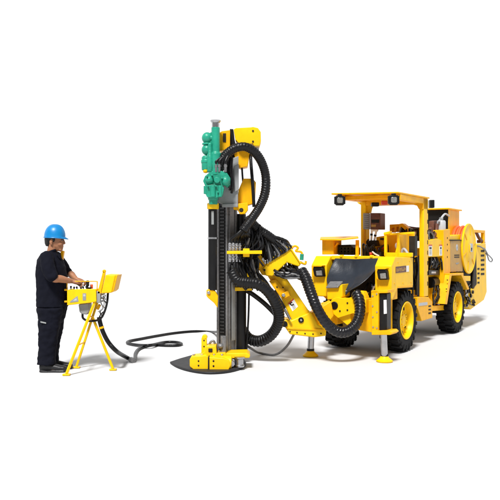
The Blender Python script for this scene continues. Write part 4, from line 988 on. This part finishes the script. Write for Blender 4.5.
SHn, SHf = -.185, .185                        # shoulder depths
ELn, ELf = Q(53, 278, -.25), Q(69, 273, .24)
WRn, WRf = Q(72.6, 281.3, -.06), Q(76.3, 279.2, .13)
KNn, KNf = Q(79.0, 283.0, -.03), Q(82.8, 281.4, .14)
def hand(mb, wr, kn, side):
    d = (kn-wr).normalized(); up = Vector((0, 0, 1)); lat = Vector((0, 1, 0)) # lat: away from the camera
    up = (up-d*up.dot(d)).normalized(); lat = d.cross(up)*-1
    pc = wr.lerp(kn, .55)
    mb.loft([(wr-d*.012, lat*.029, up*.023), (wr.lerp(kn, .3), lat*.040, up*.026), (wr.lerp(kn, .7), lat*.047, up*.025), (kn, lat*.046, up*.021), (kn+d*.008, lat*.038, up*.014)], 18)
    for i, (off, ln, r) in enumerate(((-.034, .070, .0108), (-.0115, .080, .0114), (.0115, .076, .0112), (.033, .060, .0098))):
        b0 = kn+lat*off-d*.01; curl = .9+.12*i
        p1 = b0+d*ln*.42+up*.004; p2 = p1+(d*.55-up*curl*.85).normalized()*ln*.36; p3 = p2+(-d*.35-up*.95).normalized()*ln*.30
        C = catmull([b0, p1, p2, p3], 5); mb.tube(C, [r*1.05-(r*.28)*k/(len(C)-1) for k in range(len(C))], 10); mb.ell(C[-1], (r*.78,)*3, 10, 8)
        mb.ell(p1, (r*1.12,)*3, 10, 8); mb.ell(b0+d*.008+up*.003, (r*1.1,)*3, 10, 8)
    tside = -side                              # thumb on the inner edge
    b0 = wr.lerp(kn, .28)+lat*.03*tside; p1 = b0+d*.035+lat*.018*tside-up*.012; p2 = p1+d*.028-lat*.004*tside-up*.012
    C = catmull([b0, p1, p2], 5); mb.tube(C, [.0125-.0035*k/(len(C)-1) for k in range(len(C))], 10); mb.ell(C[-1], (.0088,)*3, 10, 8)

b = MB()
# torso and hips (under the clothes)
b.loft([sec(52.5, 312, 9, .09), sec(52.5, 303, 9.5, .10), sec(52, 290, 12.5, .14), sec(51.5, 275, 12.5, .155), sec(51, 264, 11.5, .165), sec(49.5, 258, 8.5, .15), sec(50, 254.5, 6, .10)])
# legs
for d, hx, ax in ((-.10, 51, 47.5), (.10, 54.5, 51.5)):
    limb(b, [(Q(hx, 312, d*.8), .060), (Q(hx+.2, 323, d), .064), (Q(hx-1.2, 338, d), .054), (Q(hx-2.7, 348, d), .048), (Q(ax, 362, d), .042), (Q(ax+1.5, 367, d), .04)])
    limb(b, [(Q(ax, 367, d), .038), (Q(ax+10, 369, d), .033)])
# neck and head
b.loft([sec(50, 258, 6.5, .07, 0, 1, .3), sec(51.5, 253, 5.2, .062, 0, 1, .25), sec(52.8, 247, 5.0, .058, 0, 1, .2), sec(53.5, 243, 5, .056)])
hc = Q(54.3, 239, 0)
b.ell(hc+Vector((-.004, 0, .015)), (.098, .077, .098))
b.loft([(Q(58.6, 251.0), X_*.024+Z_*.004, Y_*.024), (Q(57.8, 249.6), X_*.040, Y_*.038), (Q(57.0, 246.5), X_*.066, Y_*.056), (Q(56.2, 242.5), X_*.082, Y_*.066), (Q(56.0, 238), X_*.086, Y_*.070), (Q(55.8, 234), X_*.084, Y_*.068)])
b.ell(Q(63.0, 238.0), (.016, .05, .014))                                   # brow
b.ell(Q(63.9, 243.3), (.019, .017, .014)); b.loft([(Q(63.0, 238.6), X_*.010, Y_*.009), (Q(63.8, 241.3), X_*.013, Y_*.011), (Q(64.3, 243.2), X_*.015, Y_*.014)])   # nose
b.ell(Q(61.4, 245.6), (.024, .034, .020)); b.ell(Q(62.4, 246.3), (.014, .024, .008)); b.ell(Q(62.1, 247.5), (.014, .022, .0085))          # lips
b.ell(Q(60.2, 249.6), (.030, .032, .024)); b.ell(Q(61.0, 248.6), (.024, .03, .012))                                  # chin
for sd in (-1, 1):
    b.ell(Q(59.2, 243.8, sd*.041), (.036, .020, .03)); b.ell(Q(62.0, 240.6, sd*.034), (.012, .018, .010))   # cheek, eyelid
    R = Matrix.Rotation(.25, 3, 'Y')
    b.ell(Q(51.0, 241.6, sd*.079), (.019, .009, .033), rot=R); b.ell(Q(51.5, 244.0, sd*.076), (.011, .008, .012))
# arms and hands
limb(b, [(Q(47, 258, SHn), .058), (Q(48.5, 268, SHn-.04), .052), (ELn, .043), (ELn.lerp(WRn, .35)+Z_*.004, .044), (ELn.lerp(WRn, .75), .034), (WRn, .026)])
limb(b, [(Q(56, 258, SHf), .058), (Q(61.5, 267, SHf+.04), .052), (ELf, .043), (ELf.lerp(WRf, .35)+Z_*.004, .043), (ELf.lerp(WRf, .75), .033), (WRf, .026)])
hand(b, WRn, KNn, -1); hand(b, WRf, KNf, 1)
pp(b, 'body', 'skin', remesh=.0042, smooth=5)

# hair
m = MB()
m.ell(hc+Vector((-.016, 0, .012)), (.093, .081, .085))
m.loft([(Q(48.6, 246.3), X_*.028, Y_*.05), (Q(48.4, 243.5), X_*.040, Y_*.062), (Q(49.3, 239), X_*.055, Y_*.074), (Q(50.5, 235), X_*.06, Y_*.074)])
for sd in (-1, 1): m.ell(Q(53.6, 239.5, sd*.072), (.016, .010, .03))
pp(m, 'hair', 'hair', remesh=.006, smooth=2)
m = MB()
for sd in (-1, 1): m.ell(Q(63.0, 238.7, sd*.034), (.009, .022, .005)); m.ell(Q(62.9, 240.2, sd*.031), (.006, .013, .0045))
pp(m, 'eyebrow', 'hair', bevel=0)
for sd in (-1, 1):
    m = MB(); m.ell(Q(62.35, 240.5, sd*.040), (.009, .012, .0058), 14, 10); m.mi = 1; m.ell(Q(62.75, 240.6, sd*.039), (.0065, .008, .0062), 12, 8)
    pp(m, 'eye', ['grey', 'black'], bevel=0)  # eye white kept grey, shade under the brim put into its colour
# helmet
m = MB(); hb = Q(54.8, 236.8); tiltm = Matrix.Rotation(math.radians(2), 3, 'Y')
rings = []
for j in range(13):
    th = PI/2*j/12; ring = []
    for k in range(48):
        ph = 2*PI*k/48; r_ = math.cos(th)**.82 if j < 12 else .0
        x = .119*r_*math.cos(ph); y = .102*r_*math.sin(ph); z = .138*math.sin(th)**.95
        z += .007*math.exp(-(y/.012)**2)*(1 if j > 1 else 0)
        ring.append(m.bm.verts.new(hb+tiltm @ Vector((x, y, z))))
    rings.append(ring)
brim = []
for k in range(48):
    ph = 2*PI*k/48; f = max(0, math.cos(ph))**3
    e = 1.06; brim.append(m.bm.verts.new(hb+tiltm @ Vector(((.119*e+.030*f)*math.cos(ph), (.102*e+.006*f)*math.sin(ph), -.012-.010*f))))
for k in range(48): m.face([brim[k], brim[(k+1) % 48], rings[0][(k+1) % 48], rings[0][k]], True)
for r0, r1 in zip(rings[:-1], rings[1:-1]):
    for k in range(48): m.face([r0[k], r0[(k+1) % 48], r1[(k+1) % 48], r1[k]], True)
tp = m.bm.verts.new(hb+tiltm @ Vector((0, 0, .145)))
for k in range(48): m.face([rings[-2][k], rings[-2][(k+1) % 48], tp], True)
hm = pp(m, 'helmet', 'helmet', bevel=0)
m2 = MB(); m2.tube([v for v in [hb+tiltm @ Vector(((.119*1.065+.030*max(0, math.cos(2*PI*k/60))**3)*math.cos(2*PI*k/60), (.102*1.065+.006*max(0, math.cos(2*PI*k/60))**3)*math.sin(2*PI*k/60), -.0125-.010*max(0, math.cos(2*PI*k/60))**3)) for k in range(61)]], .0045, 8)
pp(m2, 'brim_edge', 'helmet', hm, bevel=0); so = hm.modifiers.new('thick', 'SOLIDIFY'); so.thickness = .004; so.offset = 1

# shirt
m = MB()
m.loft([sec(52.2, 306.5, 15.0, .190, 0, .92), sec(52.0, 300, 14.8, .187, 0, .92), sec(51.9, 290, 14.9, .182, 0, .92), sec(51.8, 278, 15.2, .19, 0, .9), sec(51.0, 267, 14.0, .20, 0, .92), sec(50.2, 260, 12.2, .195), sec(49.8, 256, 9.6, .16), sec(50.4, 252.8, 7.2, .105), sec(50.8, 251.2, 6.2, .082)])
limb(m, [(Q(46.5, 257.5, SHn), .078), (Q(48, 267, SHn-.045), .080), (Q(51.8, 276.0, SHn-.065), .071)])
limb(m, [(Q(56, 257.5, SHf), .076), (Q(62, 266, SHf+.045), .076), (Q(67, 271.8, SHf+.055), .066)])
pp(m, 'shirt', 'navy', remesh=.008, smooth=4, wrinkle=.024)
m = MB(); m.loft([(Q(50.6, 253.6), (X_+Z_*.35)*.078, Y_*.088), (Q(51.2, 251.2), (X_+Z_*.35)*.074, Y_*.084), (Q(51.4, 250.6), (X_+Z_*.35)*.07, Y_*.079)])
m.loft([(Q(58.8, 254.5, -.05), X_*.02+Z_*.02, Y_*.03), (Q(60.3, 258.5, -.06), X_*.014, Y_*.028), (Q(61.6, 261, -.05), X_*.006, Y_*.012)])
pp(m, 'collar', 'navy', remesh=.005, smooth=3)
m = MB(); m.obox(Q(62.2, 255.4, .08), Vector((.018, 0, -.004)), Vector((0, .03, 0)), Vector((.008, 0, .055))); pp(m, 'chest_badge', 'yellow', bevel=.008)
# belt and trousers
m = MB()
m.loft([sec(52, 302, 13.6, .168, 0, .92), sec(52, 309, 14.4, .176, 0, .92), sec(52, 318, 13.4, .17, 0, .92), sec(52, 323, 9, .12)])
for d, p in ((-.098, ((50.4, 308, 12.2), (49.9, 322, 11.2), (48.6, 336, 9.8), (47.4, 348, 8.8), (46.8, 358, 8.8), (46.6, 364.4, 9.6))), (.098, ((53.8, 308, 11.8), (53.6, 322, 10.4), (52.6, 336, 9.0), (51.4, 348, 7.8), (50.8, 357, 7.8), (50.6, 362.6, 8.6)))):
    m.loft([sec(x, y, h, h*u_*.86, d, .95) for x, y, h in p], 24)
pp(m, 'trousers', 'navy', remesh=.008, smooth=4, wrinkle=.034)
m = MB(); wY(m, [(40.4, 321.2), (46, 322.4), (46, 323.8), (40.4, 322.6)], D0-.215, .004); pp(m, 'pocket_tag', 'grey', bevel=0)
m = MB(); c = Q(68.0, 303.5, 0); m.obox(c, X_*.012, Y_*.03, Z_*.02); pp(m, 'belt_buckle', 'dark')
# boots
for d, x0 in ((-.10, 40), (.10, 46)):
    gx = W(x0, 370, D0+d).x; y = D0+d; m = MB()
    secs = [(0, .038, .040, .05), (.03, .05, .045, .055), (.10, .048, .045, .055), (.17, .046, .038, .042), (.23, .05, .03, .032), (.285, .044, .026, .026), (.315, .02, .018, .018)]
    m.loft([(Vector((gx+x, y, .022+h)), Y_*w, Z_*h) for x, w, h, _ in secs], 18)
    m.loft([(Vector((gx+.055, y, .06)), X_*.055, Y_*.05), (Vector((gx+.055, y, .13)), X_*.058, Y_*.05), (Vector((gx+.05, y, .17)), X_*.05, Y_*.045)], 18)
    m.loft([(Vector((gx+x, y, .013)), Y_*(w+.003), Z_*.013) for x, w, h, _ in secs], 12)
    pp(m, 'boot', 'boot', remesh=.006, smooth=3)

# ================================================================ LIGHT, CAMERA
w = bpy.data.worlds.new('World'); sc.world = w; w.use_nodes = True
nt = w.node_tree; bg = nt.nodes['Background']; bg.inputs['Color'].default_value = (1, 1, 1, 1)
# white surround in front, dimmer overhead; darker rear half added for contrast
tc = nt.nodes.new('ShaderNodeTexCoord'); sx_ = nt.nodes.new('ShaderNodeSeparateXYZ'); nt.links.new(tc.outputs['Generated'], sx_.inputs[0])
def mr(src, a0, a1, b0, b1):
    n = nt.nodes.new('ShaderNodeMapRange'); n.interpolation_type = 'SMOOTHSTEP'
    n.inputs['From Min'].default_value = a0; n.inputs['From Max'].default_value = a1; n.inputs['To Min'].default_value = b0; n.inputs['To Max'].default_value = b1
    nt.links.new(src, n.inputs['Value']); return n.outputs['Result']
side = mr(sx_.outputs['Y'], -.35, .25, .22, 1.10)
zen = mr(sx_.outputs['Z'], .42, .68, 0, 1)
mx = nt.nodes.new('ShaderNodeMix'); mx.data_type = 'FLOAT'; nt.links.new(zen, mx.inputs['Factor']); nt.links.new(side, mx.inputs['A']); mx.inputs['B'].default_value = .46
nt.links.new(mx.outputs['Result'], bg.inputs['Strength'])
sl = bpy.data.lights.new('sun', 'SUN'); sl.energy = 4.8; sl.angle = math.radians(11); sl.color = (1, .985, .965)
so_ = bpy.data.objects.new('sun', sl); col.objects.link(so_); so_.location = (-4, -8, 12)
so_.rotation_euler = Vector((.16, .58, -.80)).to_track_quat('-Z', 'Y').to_euler()

cam = bpy.data.cameras.new('Camera'); co = bpy.data.objects.new('Camera', cam); col.objects.link(co)
co.location = (0, 0, H); co.rotation_euler = (PI/2, 0, 0)
cam.sensor_width = 36; cam.lens = F/500*36; cam.shift_y = -5/500; cam.clip_end = 2000; cam.clip_start = .05
sc.camera = co
sc.view_settings.view_transform = 'Standard'; sc.view_settings.look = 'None'; sc.view_settings.exposure = .12; sc.view_settings.gamma = 1
